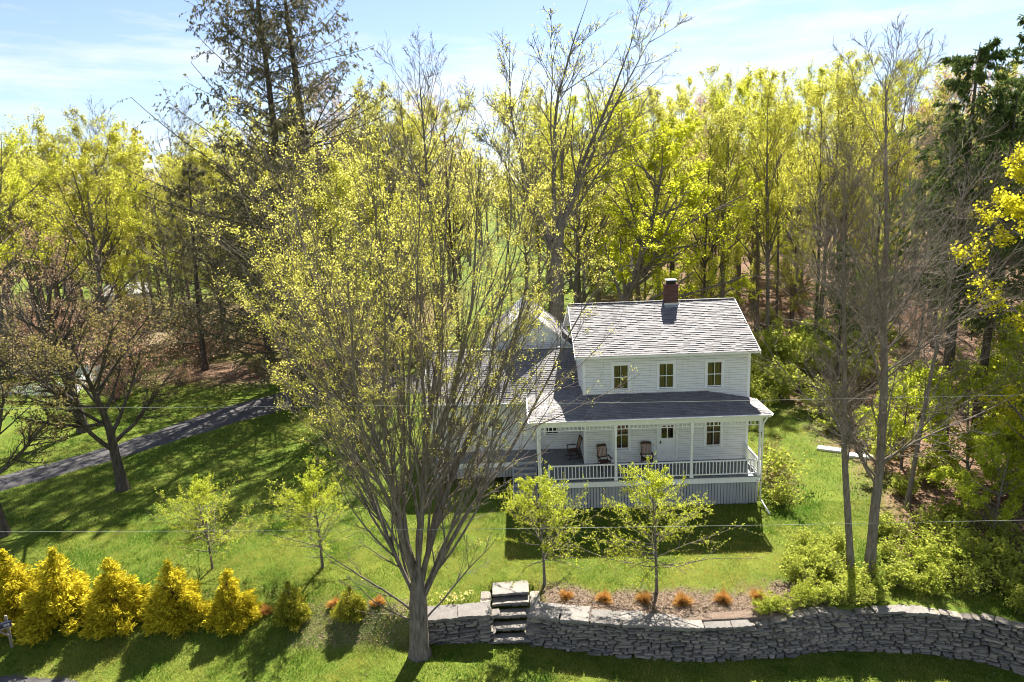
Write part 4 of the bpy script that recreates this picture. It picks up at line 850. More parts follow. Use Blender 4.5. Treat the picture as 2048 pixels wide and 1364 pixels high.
# ---- rusty ornamental grass tufts
def tuft(seed):
    rng = np.random.default_rng(seed); n = 1100; az = rng.random(n)*2*math.pi; e = np.arccos(rng.uniform(0.05, 1, n)); d = np.stack([np.cos(az)*np.sin(e), np.sin(az)*np.sin(e), np.cos(e)], -1)
    ln = rng.uniform(0.17, 0.38, n)*(1+.25*np.sin(az*3+seed)); b = unit(np.cross(d, rng.normal(0, 1, (n, 3))))*0.008; tip = d*ln[:, None]*np.array([1, 1, 1.0]); base = d*0.05
    V = np.stack([base-b, base+b, tip], 1).reshape(-1, 3); me = mesh_np('grass_tuft', V, np.arange(n*3).reshape(n, 3), np.repeat(rng.random(n), 3)); me.materials.append(LF_TUFT); return me
tfs = [tuft(1), tuft(2)]
ord_ = ['first rusty ornamental grass tuft right of the steps', 'second rusty grass tuft from the steps, above the capstones', 'third rusty grass tuft from the steps, just left of the sapling stem', 'fourth rusty grass tuft from the steps, just right of the sapling stem', 'fifth rusty grass tuft from the steps in the mulch bed', 'last rusty grass tuft, beside the green shrubs on the wall']
for i, (x, y) in enumerate([(-1.68, -9.3), (-0.2, -9.55), (1.32, -9.7), (2.75, -9.9), (4.33, -9.85), (5.68, -9.75)]):
    tag(link('grass_tuft', tfs[i % 2], None, None, (x, y, gz(x, y)), (0, 0, i*1.3), ((1.05, 1.3, 1.12, 1.42, 1.3, 1.15)[i], (1.1, 1.2, 1.2, 1.35, 1.25, 1.05)[i], (.95, 1.15, 1.3, 1.35, 1.4, 1.2)[i])), ord_[i], 'grass tuft', 'rusty grass tufts along the wall')
for i, (x, y, lab) in enumerate([(-13.75, -9.0, 'faded rusty grass tuft beside the last golden cypress'), (-10.9, -9.1, 'faded rusty grass tuft left of the narrow cypress'), (-9.1, -9.35, 'faded rusty grass tuft between narrow cypress and maple')]):
    tag(link('grass_tuft', tfs[i % 2], None, None, (x, y, gz(x, y)), (0, 0, i*1.7), (1.2, 1.2, 0.9)), lab, 'grass tuft', 'faded grass tufts left of the maple')

# ---- bare trees on the right
def bare_tree(seed, H, r0, clear, nl, lean=(0, 0), bias=None, lr=0.30, ang=46):
    rng = np.random.default_rng(seed); P, T, R, Ln = trunk_line(rng, H, r0, 14, 0.022, lean); W = [tubes(P, T, R, 10)]
    P1, T1, R1, L1 = children(rng, P, T, R, Ln, np.array([nl]), clear, 0.97, ang, 12, lr, lambda t: 0.35+0.75*np.sin(np.clip(1.08-t, 0, 1)*math.pi*0.7), 8, 0.055, 0.34, 0.30, 0.014, bias=bias)
    P2, T2, R2, L2 = children(rng, P1, T1, R1, L1, 12.0, 0.15, 1.0, 38, 10, 0.44, taper(0.5), 6, 0.08, 0.3, 0.5, 0.010)
    P3, T3, R3, L3 = children(rng, P2, T2, R2, L2, 6.5, 0.2, 1.0, 40, 12, 0.44, taper(0.6), 3, 0.08, 0.3, 0.55, 0.008)
    W += [tubes(P1, T1, R1, 6), tubes(P2, T2, R2, 4), tubes(P3, T3, R3, 3)]
    return finish('bare_tree', W, None, BK_TWIG, None)
bt1 = bare_tree(51, 19.4, 0.20, 0.18, 46, (0.01, 0.0), lr=.26, ang=40); bt2 = bare_tree(52, 16.5, 0.145, 0.26, 30, (-0.09, 0.02), lr=0.27, ang=36)
bt3 = bare_tree(53, 15.0, 0.12, 0.2, 34, (0.10, 0.05), bias=(1.2, 0.2, 0.4), lr=0.42)
put('bare_tree', 'tall leafless tree with the thickest straight trunk right of the house', 'tree', *bt1, (10.65, -8.4, gz(10.65, -8.4)-.1), 0, 1.0, 'leafless trees right of the house')
put('bare_tree', 'leafless tree with thinner forked trunk leaning toward the house', 'tree', *bt2, (9.95, -8.35, gz(9.95, -8.35)-.1), 0, 1.0, 'leafless trees right of the house')
put('bare_tree', 'thin leafless tree with long pale twigs reaching right before the dark hemlocks', 'tree', *bt3, (15.1, -3.1, gz(15.1, -3.1)-.1), 0, 1.0, 'leafless trees right of the house')

# ---- spruces
def spruce(seed, H, r0, nb, blen, needle, twig=6.0, lean=(0, 0), cl=0.12, nsz=0.22, dn=7, cone=True, ang=78):
    rng = np.random.default_rng(seed); P, T, R, Ln = trunk_line(rng, H, r0, 14, 0.008, lean); W = [tubes(P, T, R, 9)]
    P1, T1, R1, L1 = children(rng, P, T, R, Ln, np.array([nb]), cl, 0.985, ang, 9, blen/H, lambda t: np.clip(0.15+1.15*(1-t)**0.75*(0.55+0.45*np.clip(t/0.35, 0, 1)), 0.08, 1), 8, 0.05, 0.38, 0.22, 0.018, droop=0.25)
    P2, T2, R2, L2 = children(rng, P1, T1, R1, L1, twig, 0.15, 1.0, 58, 12, 0.24, taper(0.7), 4, 0.10, -0.9, 0.45, 0.01)
    W += [tubes(P1, T1, R1, 5), tubes(P2, T2, R2, 3)]
    C, D = along(rng, P2, dn, 0.1, 1.0); C2, D2 = along(rng, P1, dn, 0.5, 1.0); C = np.concatenate([C, C2]); D = np.concatenate([D, D2])
    V, F, r_ = leafquads(rng, C, nsz, 1, 0.06, 0.30, 0, 0.4, dirs=D*0.6+np.array([0, 0, -0.6])); return finish('spruce', W, (V, F, r_), BK_DARK, needle)
spA = spruce(61, 36, 0.52, 125, 12.0, LF_SPR, 17.0, (-0.02, 0), 0.06, 0.31, 10, ang=73); spB = spruce(62, 37, 0.55, 120, 11.0, LF_SPR, 17.0, (-0.03, 0), 0.06, 0.31, 10, ang=73)
put('spruce_tree', 'tall dark drooping spruce, left one of the pair beyond the driveway', 'tree', *spA, (-22.6, 25.6, 0), 0.0, 1.0, 'tall spruces left of the maple')
put('spruce_tree', 'tall dark drooping spruce, right one of the pair beyond the driveway', 'tree', *spB, (-19.9, 26.6, 0), 0.0, 1.0, 'tall spruces left of the maple')
spC = spruce(63, 19, 0.3, 90, 6.0, LF_SPR, 14.0, (0.02, 0), 0.12, 0.26, 8)
put('spruce_tree', 'shorter dark spruce with bare lower trunk left of the tall pair', 'tree', *spC, (-33.4, 29.6, 0), 0.4, 1.0, 'tall spruces left of the maple')
put('spruce_tree', 'dark drooping spruce filling the gap just left behind the tall pair', 'tree', *spC, (-27.5, 30.5, 0), 2.4, 1.1, 'tall spruces left of the maple')
put('spruce_tree', 'drooping olive spruce by the driveway, nearest of the spruces', 'tree', *spC, (-20.2, 15.6, 0), 5.2, 1.12, 'tall spruces left of the maple')

# ---- hemlocks at the right
hm = [spruce(71, 22, 0.34, 110, 5.6, LF_HEM, 13.0, (0, 0), 0.40, 0.26, 12, ang=86), spruce(72, 21, 0.3, 110, 5.2, LF_HEM, 13.0, (0, 0), 0.36, 0.26, 12, ang=84)]
for i, (x, y, s, k, lab) in enumerate([(20.7, 3.6, 1.0, 0, 'dark hemlock with twin black trunks, nearest of the hemlocks on the right'), (22.2, 3.0, 0.93, 1, 'dark hemlock right beside the twin-trunk hemlock'), (27.6, 7.2, 1.12, 1, 'dark hemlock rising highest at the right edge of the picture'), (29, 9, 1.15, 0, 'dark hemlock behind the yellow-green tree at the right edge'), (19.5, 14, 0.55, 1, 'small hemlock behind the leafless trees')]):
    put('hemlock_tree', lab, 'tree', *hm[k], (x, y, gz(x, y)-.1), i*1.7, s, 'hemlocks on the right')

# ---- landmark trees behind the house
def old_maple():
    rng = np.random.default_rng(81); W = []
    tp = np.array([[0, 0, -.3], [0, 0, 2], [0.1, 0, 6], [0.2, 0, 10], [0.5, 0, 13.5]])[None]; tt = unit(np.gradient(tp[0], axis=0))[None]; W.append(tubes(tp, tt, np.array([[.85, .62, .56, .52, .36]]), 14))
    spec = [(11.0, 185, 20, 16, .26), (12.0, 100, 6, 18, .26), (12.0, 15, 16, 18, .27), (12.6, 352, 26, 15.5, .24), (10.6, 200, 28, 12, .15), (11.6, 260, 18, 14, .18), (9.4, 185, 40, 8, .09), (12.6, 60, 24, 14, .18), (8.2, 0, 55, 7.5, .10), (12.2, 335, 36, 11, .15), (11.6, 140, 30, 12, .15)]
    st, dd, ll, rr = [], [], [], []
    for h, az, lean, ln, r in spec:
        a, b = rad(az), rad(lean); dd.append([math.cos(a)*math.sin(b), math.sin(a)*math.sin(b), math.cos(b)]); st.append([0.2+.3*math.cos(a), .3*math.sin(a), h]); ll.append(ln); rr.append(r)
    ll = np.array(ll, float); P1, T1 = integrate(rng, np.array(st, float), np.array(dd), ll, 10, 0.06, 0.25); R1 = 0.82*np.array(rr)[:, None]*(np.linspace(1, .10, 11)**1.15)[None]; W.append(tubes(P1, T1, R1, 8))
    P2, T2, R2, L2 = children(rng, P1, T1, R1, ll, 15.0, 0.2, 1.0, 34, 10, 0.34, taper(.5), 7, 0.08, 0.4, 0.5, 0.028); P3, T3, R3, L3 = children(rng, P2, T2, R2, L2, 8.0, 0.2, 1.0, 38, 12, 0.40, taper(.6), 4, .1, .3, .5, .019)
    P4, T4, R4, L4 = children(rng, P3, T3, R3, L3, 3.0, 0.2, 1.0, 38, 12, 0.55, taper(.6), 2, .1, .3, .6, .015); W += [tubes(P2, T2, R2, 5), tubes(P3, T3, R3, 3), tubes(P4, T4, R4, 3)]
    tip = np.concatenate([P4[:, -1], P3[:, -1]]); s = rng.random(len(tip)) < 0.28; return finish('old_maple', W, leafquads(rng, tip[s], 0.12, 4, 0.13, .8, .3), BK_MID, LF_YEL)
w, c = old_maple(); put('old_maple_tree', 'huge old maple with massive forked grey trunk and thin buds behind the house', 'tree', w, c, (-0.3, 19.4, 0))
def lean_maple():
    rng = np.random.default_rng(85); W = []
    tp = np.array([[0, 0, -.3], [1.6, 0, 3.0], [3.6, 0, 6.4], [5.2, 0.2, 10.0], [6.2, 0.4, 14.0], [6.8, .5, 17]], float)[None]; tt = unit(np.gradient(tp[0], axis=0))[None]; tr = np.array([[.5, .4, .36, .28, .18, .06]]); W.append(tubes(tp, tt, tr, 10))
    P1, T1, R1, L1 = children(rng, tp, tt, tr, np.array([18.]), np.array([30]), 0.3, 1.0, 52, 12, .42, lambda t: 0.55+.6*np.sin(np.clip(1.1-t, 0, 1)*2.4), 7, .08, .3, .5, .03, flat=0.2)
    P2, T2, R2, L2 = children(rng, P1, T1, R1, L1, 9.0, .2, 1.0, 42, 12, .42, taper(.5), 5, .1, .15, .5, .015, flat=.4); P3, T3, R3, L3 = children(rng, P2, T2, R2, L2, 5.0, .2, 1.0, 42, 12, .42, taper(.6), 3, .1, .1, .5, .011, flat=.4)
    W += [tubes(P1, T1, R1, 6), tubes(P2, T2, R2, 4), tubes(P3, T3, R3, 3)]; C, _ = along(rng, P3, 13, .2, 1.05); return finish('lean_maple', W, leafquads(rng, C, 0.15, 2, .13, .8, .9), BK_MID, leafmat('lime maple leaf', (0.40, 0.45, 0.02), (0.62, 0.62, 0.06), 0.66))
w, c = lean_maple(); put('leaning_maple_tree', 'bright lime-green maple with leaning trunk just behind the main roof', 'tree', w, c, (1.6, 20.8, 0))

# apple-like trees and twiggy trees at the left
ap = leaf_tree('apple', 91, 7.2, 0.25, 0.25, 18, 50, 0.66, LF_OLIVE, BK_DARK, 4, 0.085, 11, 10, 0.22, 0.09, r3=0.012, wob=0.08)
ap2 = leaf_tree('apple2', 92, 9.0, 0.3, 0.16, 18, 42, 0.55, LF_RED, BK_DARK, 2, 0.085, 9, 8, 0.4, 0.06, r3=0.010, wob=0.05)
put('twiggy_tree', 'dark twiggy fruit tree with forked trunk on the lawn by the driveway', 'tree', *ap, (-25.7, 2.0, 0), 2.9, 1.22, 'twiggy trees on the left')
put('twiggy_tree', 'dark twiggy tree cut by the left edge of the picture', 'tree', *ap, (-28.9, -2.9, gz(-28.9, -2.9)), 2.2, 1.2, 'twiggy trees on the left')
put('twiggy_tree', 'reddish twiggy tree beyond the driveway left of the fruit tree', 'tree', *ap2, (-34.5, 12.5, 0), 1.0, 1.15, 'twiggy trees on the left')
put('twiggy_tree', 'reddish twiggy tree standing behind the picket fence', 'tree', *ap2, (-47, 27, 0), 3.0, 1.3, 'twiggy trees on the left')

# right-edge bright maple, near
yb_ = leaf_tree('bright', 95, 13.5, 0.22, 0.14, 30, 55, 0.27, LF_YMAP, BK_MID, 9, 0.11, 8, 6, 0.35, 0.10, lk=2, r3=0.008)
put('young_maple_tree', 'bright yellow-green young maple at the right edge of the picture', 'tree', *yb_, (18.6, -7.4, gz(18.6, -7.4)), 0.4, 1.22)
yb2 = leaf_tree('bright2', 96, 6.0, 0.10, 0.12, 24, 60, 0.5, LF_LIME, BK_MID, 6, 0.12, 7, 6, 0.3, 0.08, lk=2, r3=0.006)
for x, y, s, lab in [(18.6, -2.0, 0.95, 'low lime-green understory tree before the hemlock trunks'), (21.2, -1.2, 1.15, 'lime-green understory tree right below the hemlock crowns'), (17.4, 1.6, 0.75, 'small lime-green tree behind the thin leafless tree'), (23.5, 1.5, 1.2, 'lime-green understory tree at the right edge below the hemlocks'), (19.8, -5.2, 0.85, 'low lime-green tree under the yellow maple at the right edge'), (26.5, 3.5, 1.3, 'tall lime-green understory tree among the hemlock trunks at far right'), (16.8, -6.6, 0.7, 'lime-green understory tree in the thicket above the right end of wall')]:
    put('understory_tree', lab, 'tree', *yb2, (x, y, gz(x, y)), x, s, 'understory trees at the right')

# ------------------------------------------------------------------ background woods: a few kinds, each tree an object
FT = {
 'a': leaf_tree('forest_a', 101, 24, 0.24, 0.36, 28, 34, 0.26, LF_YEL, BK_MID, 13, 0.13, 7, 6, 0.6, 0.16, lk=1, r3=0.015),
 'b': leaf_tree('forest_b', 102, 25, 0.22, 0.42, 25, 30, 0.24, LF_GRN, BK_MID, 13, 0.13, 7, 6, 0.6, 0.16, lk=1, r3=0.015),
 'c': leaf_tree('forest_c', 103, 23, 0.2, 0.34, 26, 38, 0.27, LF_YEL, BK_DARK, 11, 0.13, 7, 6, 0.5, 0.16, lk=1, r3=0.015),
 'o': leaf_tree('open_o', 104, 19, 0.3, 0.16, 30, 46, 0.40, LF_YEL, BK_MID, 15, 0.13, 8, 6, 0.45, 0.16, lk=1, r3=0.014),
 'p': leaf_tree('open_p', 105, 17, 0.28, 0.2, 28, 50, 0.42, LF_GRN, BK_MID, 15, 0.13, 8, 6, 0.4, 0.16, lk=1, r3=0.014),
 'x': leaf_tree('bare_x', 106, 27, 0.26, 0.35, 26, 34, 0.28, None, BK_MID, n2=8, n3=7, up=0.55, r3=0.016),
 'r': leaf_tree('red_r', 107, 24, 0.22, 0.4, 24, 36, 0.27, LF_RED, BK_MID, 7, 0.12, 8, 6, 0.55, 0.15, lk=1, r3=0.015),
 's': leaf_tree('pole_s', 108, 22, 0.15, 0.5, 16, 34, 0.2, LF_YEL, BK_DARK, 8, 0.14, 6, 5, 0.6, 0.15, lk=1, r3=0.014),
}
KN = {'a': 'yellow-leaved tall tree', 'b': 'green-leaved tall tree', 'c': 'dark-trunked yellow budding tree', 'o': 'broad yellow-green tree', 'p': 'broad fresh-green tree', 'x': 'leafless grey tree', 'r': 'tree hazed with reddish buds', 's': 'thin pole-like tree'}
USED = set(); SECT = ((130, 'at the left picture edge'), (330, 'above the picket fence'), (560, 'left of the tall spruces'), (760, 'behind the tall spruces'), (960, 'above the big front maple'), (1110, 'left of the old maple'), (1230, 'right behind the old maple'), (1330, 'left of the chimney'), (1430, 'just right of the chimney'), (1530, 'above the right roof end'), (1640, 'between roof and leafless trees'), (1760, 'behind the leafless trees'), (1900, 'between leafless trees and hemlocks'), (9999, 'beyond the hemlocks'))
def woods(x, y, k, s, rz, place, group, lab=None):
    s0 = s; s = s*0.87
    d = Vector((x, y, 8))-CP; u = 1024+1365*d.dot(CR)/d.dot(fw)
    sec = [n for lim, n in SECT if u < lim][0]; row = [n for lim, n in ((31, 'front row'), (41, 'second row'), (52, 'deeper row'), (999, 'farthest row')) if y < lim][0]
    lb = ('low young ' if s0 < 1.01 and k in 'op' else '')+KN[k]+' in the '+row+' '+sec; j = 0
    while lb in USED and j < 4: j += 1; lb = KN[k]+(' left one', ' rightmost one', ' hindmost one', ' slimmest one')[min(j-1, 3)]+' in the '+row+' '+sec
    USED.add(lb)
    put('woodland_tree', lab or lb, 'tree', *FT[k], (x, y, gz(x, y)-0.1), rz, (s*random.uniform(.92, 1.08), s*random.uniform(.92, 1.08), s), group)
random.seed(5)
# right-hand woods behind the house
R1 = [(9.5, 27, 'a', 1.02), (13, 25.5, 'c', 1.0), (16, 30, 'b', 1.05), (19, 26.5, 'a', 1.06), (21.5, 31, 's', 1.05), (23.5, 27, 'c', 1.08), (26, 32, 'a', 1.1), (28.5, 27, 's', 1.1), (31, 31, 'b', 1.08), (33.5, 26, 'r', 1.0), (36, 31, 'a', 1.05), (38, 25, 'c', 1.0), (12, 33, 's', 1.1), (17.5, 36, 'a', 1.12), (22, 38, 'b', 1.12), (26.5, 40, 'c', 1.15), (31, 39, 'a', 1.15), (35.5, 40, 's', 1.2), (40, 37, 'r', 1.12), (44, 33, 'x', 0.95), (14, 43, 'c', 1.15), (19.5, 46, 'r', 1.1), (25, 48, 'a', 1.15), (30.5, 49, 'b', 1.2), (36, 50, 'a', 1.2), (42, 47, 'x', 1.05), (47, 42, 'a', 1.1), (29, 20.5, 's', 0.95), (33, 18, 'x', 0.75), (37, 19.5, 'r', 0.9), (11, 52, 'b', 1.15), (17, 56, 'a', 1.2), (23, 60, 'c', 1.2), (52, 50, 'r', 1.15), (40.5, 58, 'c', 1.2), (33, 62, 'a', 1.25)]
for i, (x, y, k, s) in enumerate(R1): woods(x, y, k, s, random.uniform(0, 6.3), '', 'woods right of the chimney')
US = [(11.5, 29, 'p', .5), (15, 33.5, 'o', .52), (18.5, 40, 'p', .6), (24.5, 35, 'o', .55), (28, 44, 'p', .65), (33, 36, 'o', .5), (21, 51, 'o', .7), (14.5, 48, 'p', .7), (37.5, 45, 'o', .7), (10.5, 40, 'p', .65), (27, 55, 'p', .8), (19, 64, 'o', .9), (34, 56, 'p', .85), (41, 52, 'o', .8), (12.5, 62, 'o', .9), (29, 66, 'o', .95), (46, 55, 'p', .9), (38, 66, 'o', 1.0), (24, 70, 'p', 1.0)]
for i, (x, y, k, s) in enumerate(US): woods(x, y, k, s, random.uniform(0, 6.3), 'growing low', 'understory of the right-hand woods')
# middle, between spruces and old maple, and behind
R2 = [(-14.5, 33, 'a', 1.12), (-11, 31, 'x', 1.15), (-16, 42, 'o', 1.35), (-9.8, 38, 'c', 1.15), (2.5, 34, 'o', 1.3), (5.5, 40, 'p', 1.4), (-2.2, 44, 'c', 1.2), (1, 55, 'a', 1.2), (6, 62, 'b', 1.2), (-12, 55, 'r', 1.2), (-20, 52, 'a', 1.2), (-25, 45, 'r', 1.25), (-28, 56, 'o', 1.3), (-4.2, 60, 's', 1.1)]
for x, y, k, s in R2: woods(x, y, k, s, random.uniform(0, 6.3), '', 'woods behind the wing')
for x, y, k, s, lab in ((-12.8, 13.5, 'x', .80, 'leafless tree beside the driveway just left of the side wing'), (-15.0, 14.6, 'o', 1.0, 'large broad yellow-green tree between driveway and side wing'), (-11.6, 11.8, 'o', .95, 'broad yellow-green tree close behind the left end of the side wing')): woods(x, y, k, s, 1.0+x, '', 'trees beside the driveway', lab)
# left woods
R3 = [(-37, 43, 'o', 1.15), (-44, 46, 'p', 1.15), (-33, 46, 'o', 1.2), (-50, 42, 'o', 1.3), (-57, 36, 'p', 1.45), (-62, 44, 'o', 1.45), (-68, 52, 'p', 1.4), (-40, 50, 'o', 1.25), (-47, 56, 'x', 1.1), (-54, 60, 'a', 1.15), (-60, 62, 'x', 1.15), (-72, 62, 'o', 1.5), (-66, 70, 'a', 1.25), (-36, 62, 'c', 1.25), (-44, 70, 'b', 1.2), (-80, 58, 'o', 1.4)]
for x, y, k, s in R3: woods(x, y, k, s, random.uniform(0, 6.3), '', 'woods at the left')

rf = np.random.default_rng(21)
for i in range(44):
    x = -78+i*3.35+rf.uniform(-1.5, 1.5); y = rf.uniform(60, 88)
    if abs(x+6) < 4.5: continue
    woods(x, y, 'oapobroc'[rf.integers(8)], rf.uniform(1.0, 1.25), rf.uniform(0, 6.3), '', 'hindmost rows of the woods')
# far woods: one mass
def far_woods():
    rng = np.random.default_rng(7); V, F, R, n = [], [], [], 0; Vt, Ft_, nt = [], [], 0
    for i in range(520):
        a = rng.uniform(-0.85, 0.85); d = rng.uniform(105, 240); x = -3+d*math.sin(a)*1.15; y = -33+d*math.cos(a)
        if abs(x+6.5) < 7 and y < 150: continue
        H = rng.uniform(19, 27); m = 330; t = rng.random(m)**0.7; az = rng.random(m)*6.28; rr = H*0.19*np.sqrt(rng.random(m))*np.sin(np.clip(t*0.85+.12, 0, 1)*math.pi)
        C = np.stack([x+rr*np.cos(az), y+rr*np.sin(az), H*(0.22+0.78*t)], -1); v, f, r = leafquads(rng, C, 0.62, 1, 0.0, .8, .3); V.append(v); F.append(f+n); n += len(v); R.append(np.clip(r*.5+rng.random()*.5, 0, 1))
        P = np.array([[x, y, -1.], [x, y, H*.5], [x+rng.normal(0, .4), y, H]])[None]; T = unit(np.gradient(P[0], axis=0))[None]; v, f = tubes(P, T, np.array([[.3, .2, .06]]), 4); Vt.append(v); Ft_.append(f+nt); nt += len(v)
    o = stuff(link('distant_woods', mesh_np('distant_woods', np.concatenate(V), np.concatenate(F), np.concatenate(R)), leafmat('far foliage', (0.24, 0.22, 0.07), (0.52, 0.48, 0.10), 0.5))); o['label'] = 'far-off woods in spring leaf along the horizon'; o['category'] = 'woods'
    link('trunks', mesh_np('far_trunks', np.concatenate(Vt), np.concatenate(Ft_)), BK_MID, o)['kind'] = 'stuff'
far_woods()

# ------------------------------------------------------------------ shrubs
def shrub(seed, n=26, ls=0.09, mat=LF_SHRUB, k=6, up=0.5, lk=2):
    rng = np.random.default_rng(seed); az = rng.random(n)*6.283; e = np.radians(rng.uniform(5, 55, n)); d = np.stack([np.cos(az)*np.sin(e), np.sin(az)*np.sin(e), np.cos(e)], -1); ln = rng.uniform(.7, 1.25, n)
    P1, T1 = integrate(rng, rng.normal(0, .06, (n, 3))*np.array([1, 1, 0]), d, ln, 5, .09, .1); R1 = np.full((n, 6), .008)*np.linspace(1, .4, 6)[None]
    P2, T2, R2, L2 = children(rng, P1, T1, R1, ln, 6.0, .2, 1, 45, 12, .4, taper(.6), 3, .1, .2, .6, .004); C, _ = along(rng, P2, k, .2, 1.05); return finish('shrub', [tubes(P1, T1, R1, 4), tubes(P2, T2, R2, 3)], leafquads(rng, C, ls, lk, .05, .7, .6), BK_MID, mat)
SH = [shrub(1), shrub(2, 30, .10), shrub(3, 22, .08, k=5)]
SHD = shrub(4, 24, .07, LF_OLIVE, 3, lk=1)
random.seed(11)
ORD = ['first', 'second', 'third', 'fourth', 'fifth', 'sixth', 'seventh', 'eighth']
def shrubs(pts, lab, group, mats=None):
    labs = lab if isinstance(lab, list) else [lab]*len(pts)
    for i, (x, y, s) in enumerate(pts):
        w, c = (mats or SH)[i % len(mats or SH)]; put('shrub', labs[i], 'shrub', w, c, (x, y, gz(x, y)-.03), random.uniform(0, 6.3), (s*1.1, s*1.1, s*random.uniform(.85, 1.1)), group, 'stems', 'foliage')
shrubs([(5.6, -10.55, .55), (6.2, -10.5, .6), (6.8, -10.4, .6), (7.5, -10.1, .75), (8.2, -10.2, .7), (8.8, -10.2, .8), (9.4, -10.1, .7), (10.0, -10.2, .65)], [o+' lime shrub from the left along the top edge of the stone wall' for o in ORD], 'lime shrubs along the wall top')
shrubs([(7.7, -8.9, .85), (8.5, -8.4, 1.0), (9.2, -7.6, 1.0), (8.0, -7.6, .8), (9.6, -9.2, .9), (8.9, -6.4, .9), (10.0, -6.6, .8), (11.3, -9.3, .9)], ['green shrub left of the leafless trees, second back from the wall', 'green shrub just left of the thin leafless trunk', 'tall green shrub behind the leafless trunks on the left', 'green shrub at the lawn edge left of the leafless trees', 'green shrub at the very foot of the leafless trunks', 'green shrub farthest back on the lawn edge by the leafless trees', 'green shrub right behind the thick leafless trunk', 'green shrub just right of the thick leafless trunk'], 'shrubs under the leafless trees')
shrubs([(12.2, -9.6, .9), (12.9, -8.5, 1.2), (13.8, -9.8, 1.0), (14.4, -8.6, 1.3), (15.2, -10, 1.1), (13.5, -7.1, 1.2), (15, -7, 1.2), (16, -8.4, 1.3), (14.6, -5.6, 1.1), (16.6, -10.6, 1.2), (15.6, -11.8, 1.0), (17.2, -6.5, 1.3), (13, -5.6, .9), (17.8, -9, 1.2), (12, -7.2, .8), (14.9, -11.2, .7), (16.3, -4.6, 1.1), (18.3, -11.5, 1.2)], 'leafy green shrub in the thicket above the right end of the wall', 'thicket shrubs at the right')
shrubs([(9.6, -1.3, 1.7), (9.9, -0.2, 1.8), (10.0, 1.2, 1.6), (9.4, -2.4, 1.2)], ['olive twiggy shrub at the right end of the porch railing', 'green shrub beside the right wall, behind the olive twiggy one', 'olive twiggy shrub by the right wall, farthest behind the porch', 'low green shrub by the downspout at the porch corner'], 'shrubs beside the porch', [SHD, SH[2]])
shrubs([(17.8, 20.5, 3.4), (20.5, 22.5, 3.8), (16.0, 18.8, 2.4), (19.2, 18.5, 2.6), (23.2, 20.0, 3.0)], ['lime bush at the wood edge right of the roof eave', 'largest lime bush at the wood edge, right of the roof', 'small lime bush nearest the right roof edge', 'low lime bush before the largest lime bush', 'lime bush of the wood edge hidden behind leafless trees'], 'lime bushes at the wood edge')
RD = [shrub(7, 34, .05, LF_RED, 8, lk=1), shrub(8, 32, .05, LF_OLIVE, 8, lk=1)]
shrubs([(-38, 26, 4.0), (-42, 30, 4.5), (-52, 29, 4.2), (-58, 31, 4.8), (-36.5, 20, 3.0), (-62, 27, 4.2), (-49, 34, 4.0), (-29, 33, 2.6), (-31, 36, 3.4), (-45, 35.5, 4.4), (-55, 39, 5.0), (-40, 40, 4.6), (-66, 36, 5.0), (-60, 47, 5.2), (-50, 49, 5.0), (-35, 33, 3.6), (-33, 24, 2.4)], 'reddish brown budding thicket bush beyond the driveway', 'reddish bushes at the left', [RD[0], RD[0], RD[1]])
shrubs([(-24.5, 29.5, 2.0), (-18, 29.5, 2.2), (-27, 26.5, 1.6), (-15.0, 27.5, 2.2), (-12.5, 29.5, 2.6), (-9.5, 28, 2.4)], 'olive bush at the feet of the tall spruces', 'bushes under the spruces', RD[1:])
shrubs([(17.5, 4.5, 1.6), (19.5, 7, 2.0), (22.5, 9.5, 2.2), (26, 6.5, 2.2), (18, 10, 1.8), (24.5, 13, 2.4), (30, 14, 2.6), (20.5, 13.5, 2.0), (28, 2.0, 2.0), (16.2, 7.5, 1.3), (27, 18, 2.4), (22, 17, 2.2), (31.5, 9, 2.4)], 'green undergrowth bush around the hemlock trunks', 'undergrowth around the hemlocks', [SH[0], RD[1], SH[1]])
shrubs([(13.2, 12, 1.9), (15.2, 14.5, 2.4), (16.8, 10.8, 2.0), (19.0, 4.8, 1.6), (20.6, -3.0, 1.5), (22.2, -3.6, 1.7), (17.6, -0.6, 1.2), (15.6, -1.8, .9), (16.9, 2.6, 1.1), (24.0, -1.4, 1.8), (14.4, 17.5, 2.2)], 'fresh green bush on the wood edge behind the leafless trees', 'bushes behind the leafless trees')
rs_ = np.random.default_rng(44); us = []
for i in range(34): us.append((rs_.uniform(9, 45), rs_.uniform(25, 45), rs_.uniform(1.0, 2.2)))
shrubs(us, 'low sapling growth between the trunks of the right-hand woods', 'woodland undergrowth', [SHD, RD[0], SH[0]])

# ------------------------------------------------------------------ lawn grass, litter (stuff)
def blades(name, n, box, h, w, mat, seed, test, lean=.45):
    rng = np.random.default_rng(seed); x = rng.uniform(box[0], box[1], n); y = rng.uniform(box[2], box[3], n); k = test(x, y, rng); x, y = x[k], y[k]; n = len(x)
    b = np.stack([x, y, ground_z(x, y)-.01], -1); cl = 0.6+0.5*vnoise(x, y, 1.9)+.25*vnoise(x, y, 6.1); hh = h*rng.uniform(.55, 1.3, n)*np.clip(cl+.45, .5, 1.7)
    t = b+np.stack([rng.normal(0, lean, n)*hh, rng.normal(0, lean, n)*hh, hh], -1); az = rng.random(n)*6.283; o = np.stack([np.cos(az), np.sin(az), 0*az], -1)*w*.5
    V = np.stack([b-o, b+o, t], 1).reshape(-1, 3); r = np.clip(.36+.42*vnoise(x, y, .45)+.35*vnoise(x, y, 1.7)+.2*vnoise(x+y, x-y, 3.3)+rng.normal(0, .22, n)+.35*sstep((3.6-np.abs(y-yw(x)-3.2))/3)*(x > -4)*(x < 9), 0, 1)
    o = link(name, mesh_np(name, V, np.arange(n*3).reshape(n, 3), np.repeat(r, 3)), mat); return stuff(o)
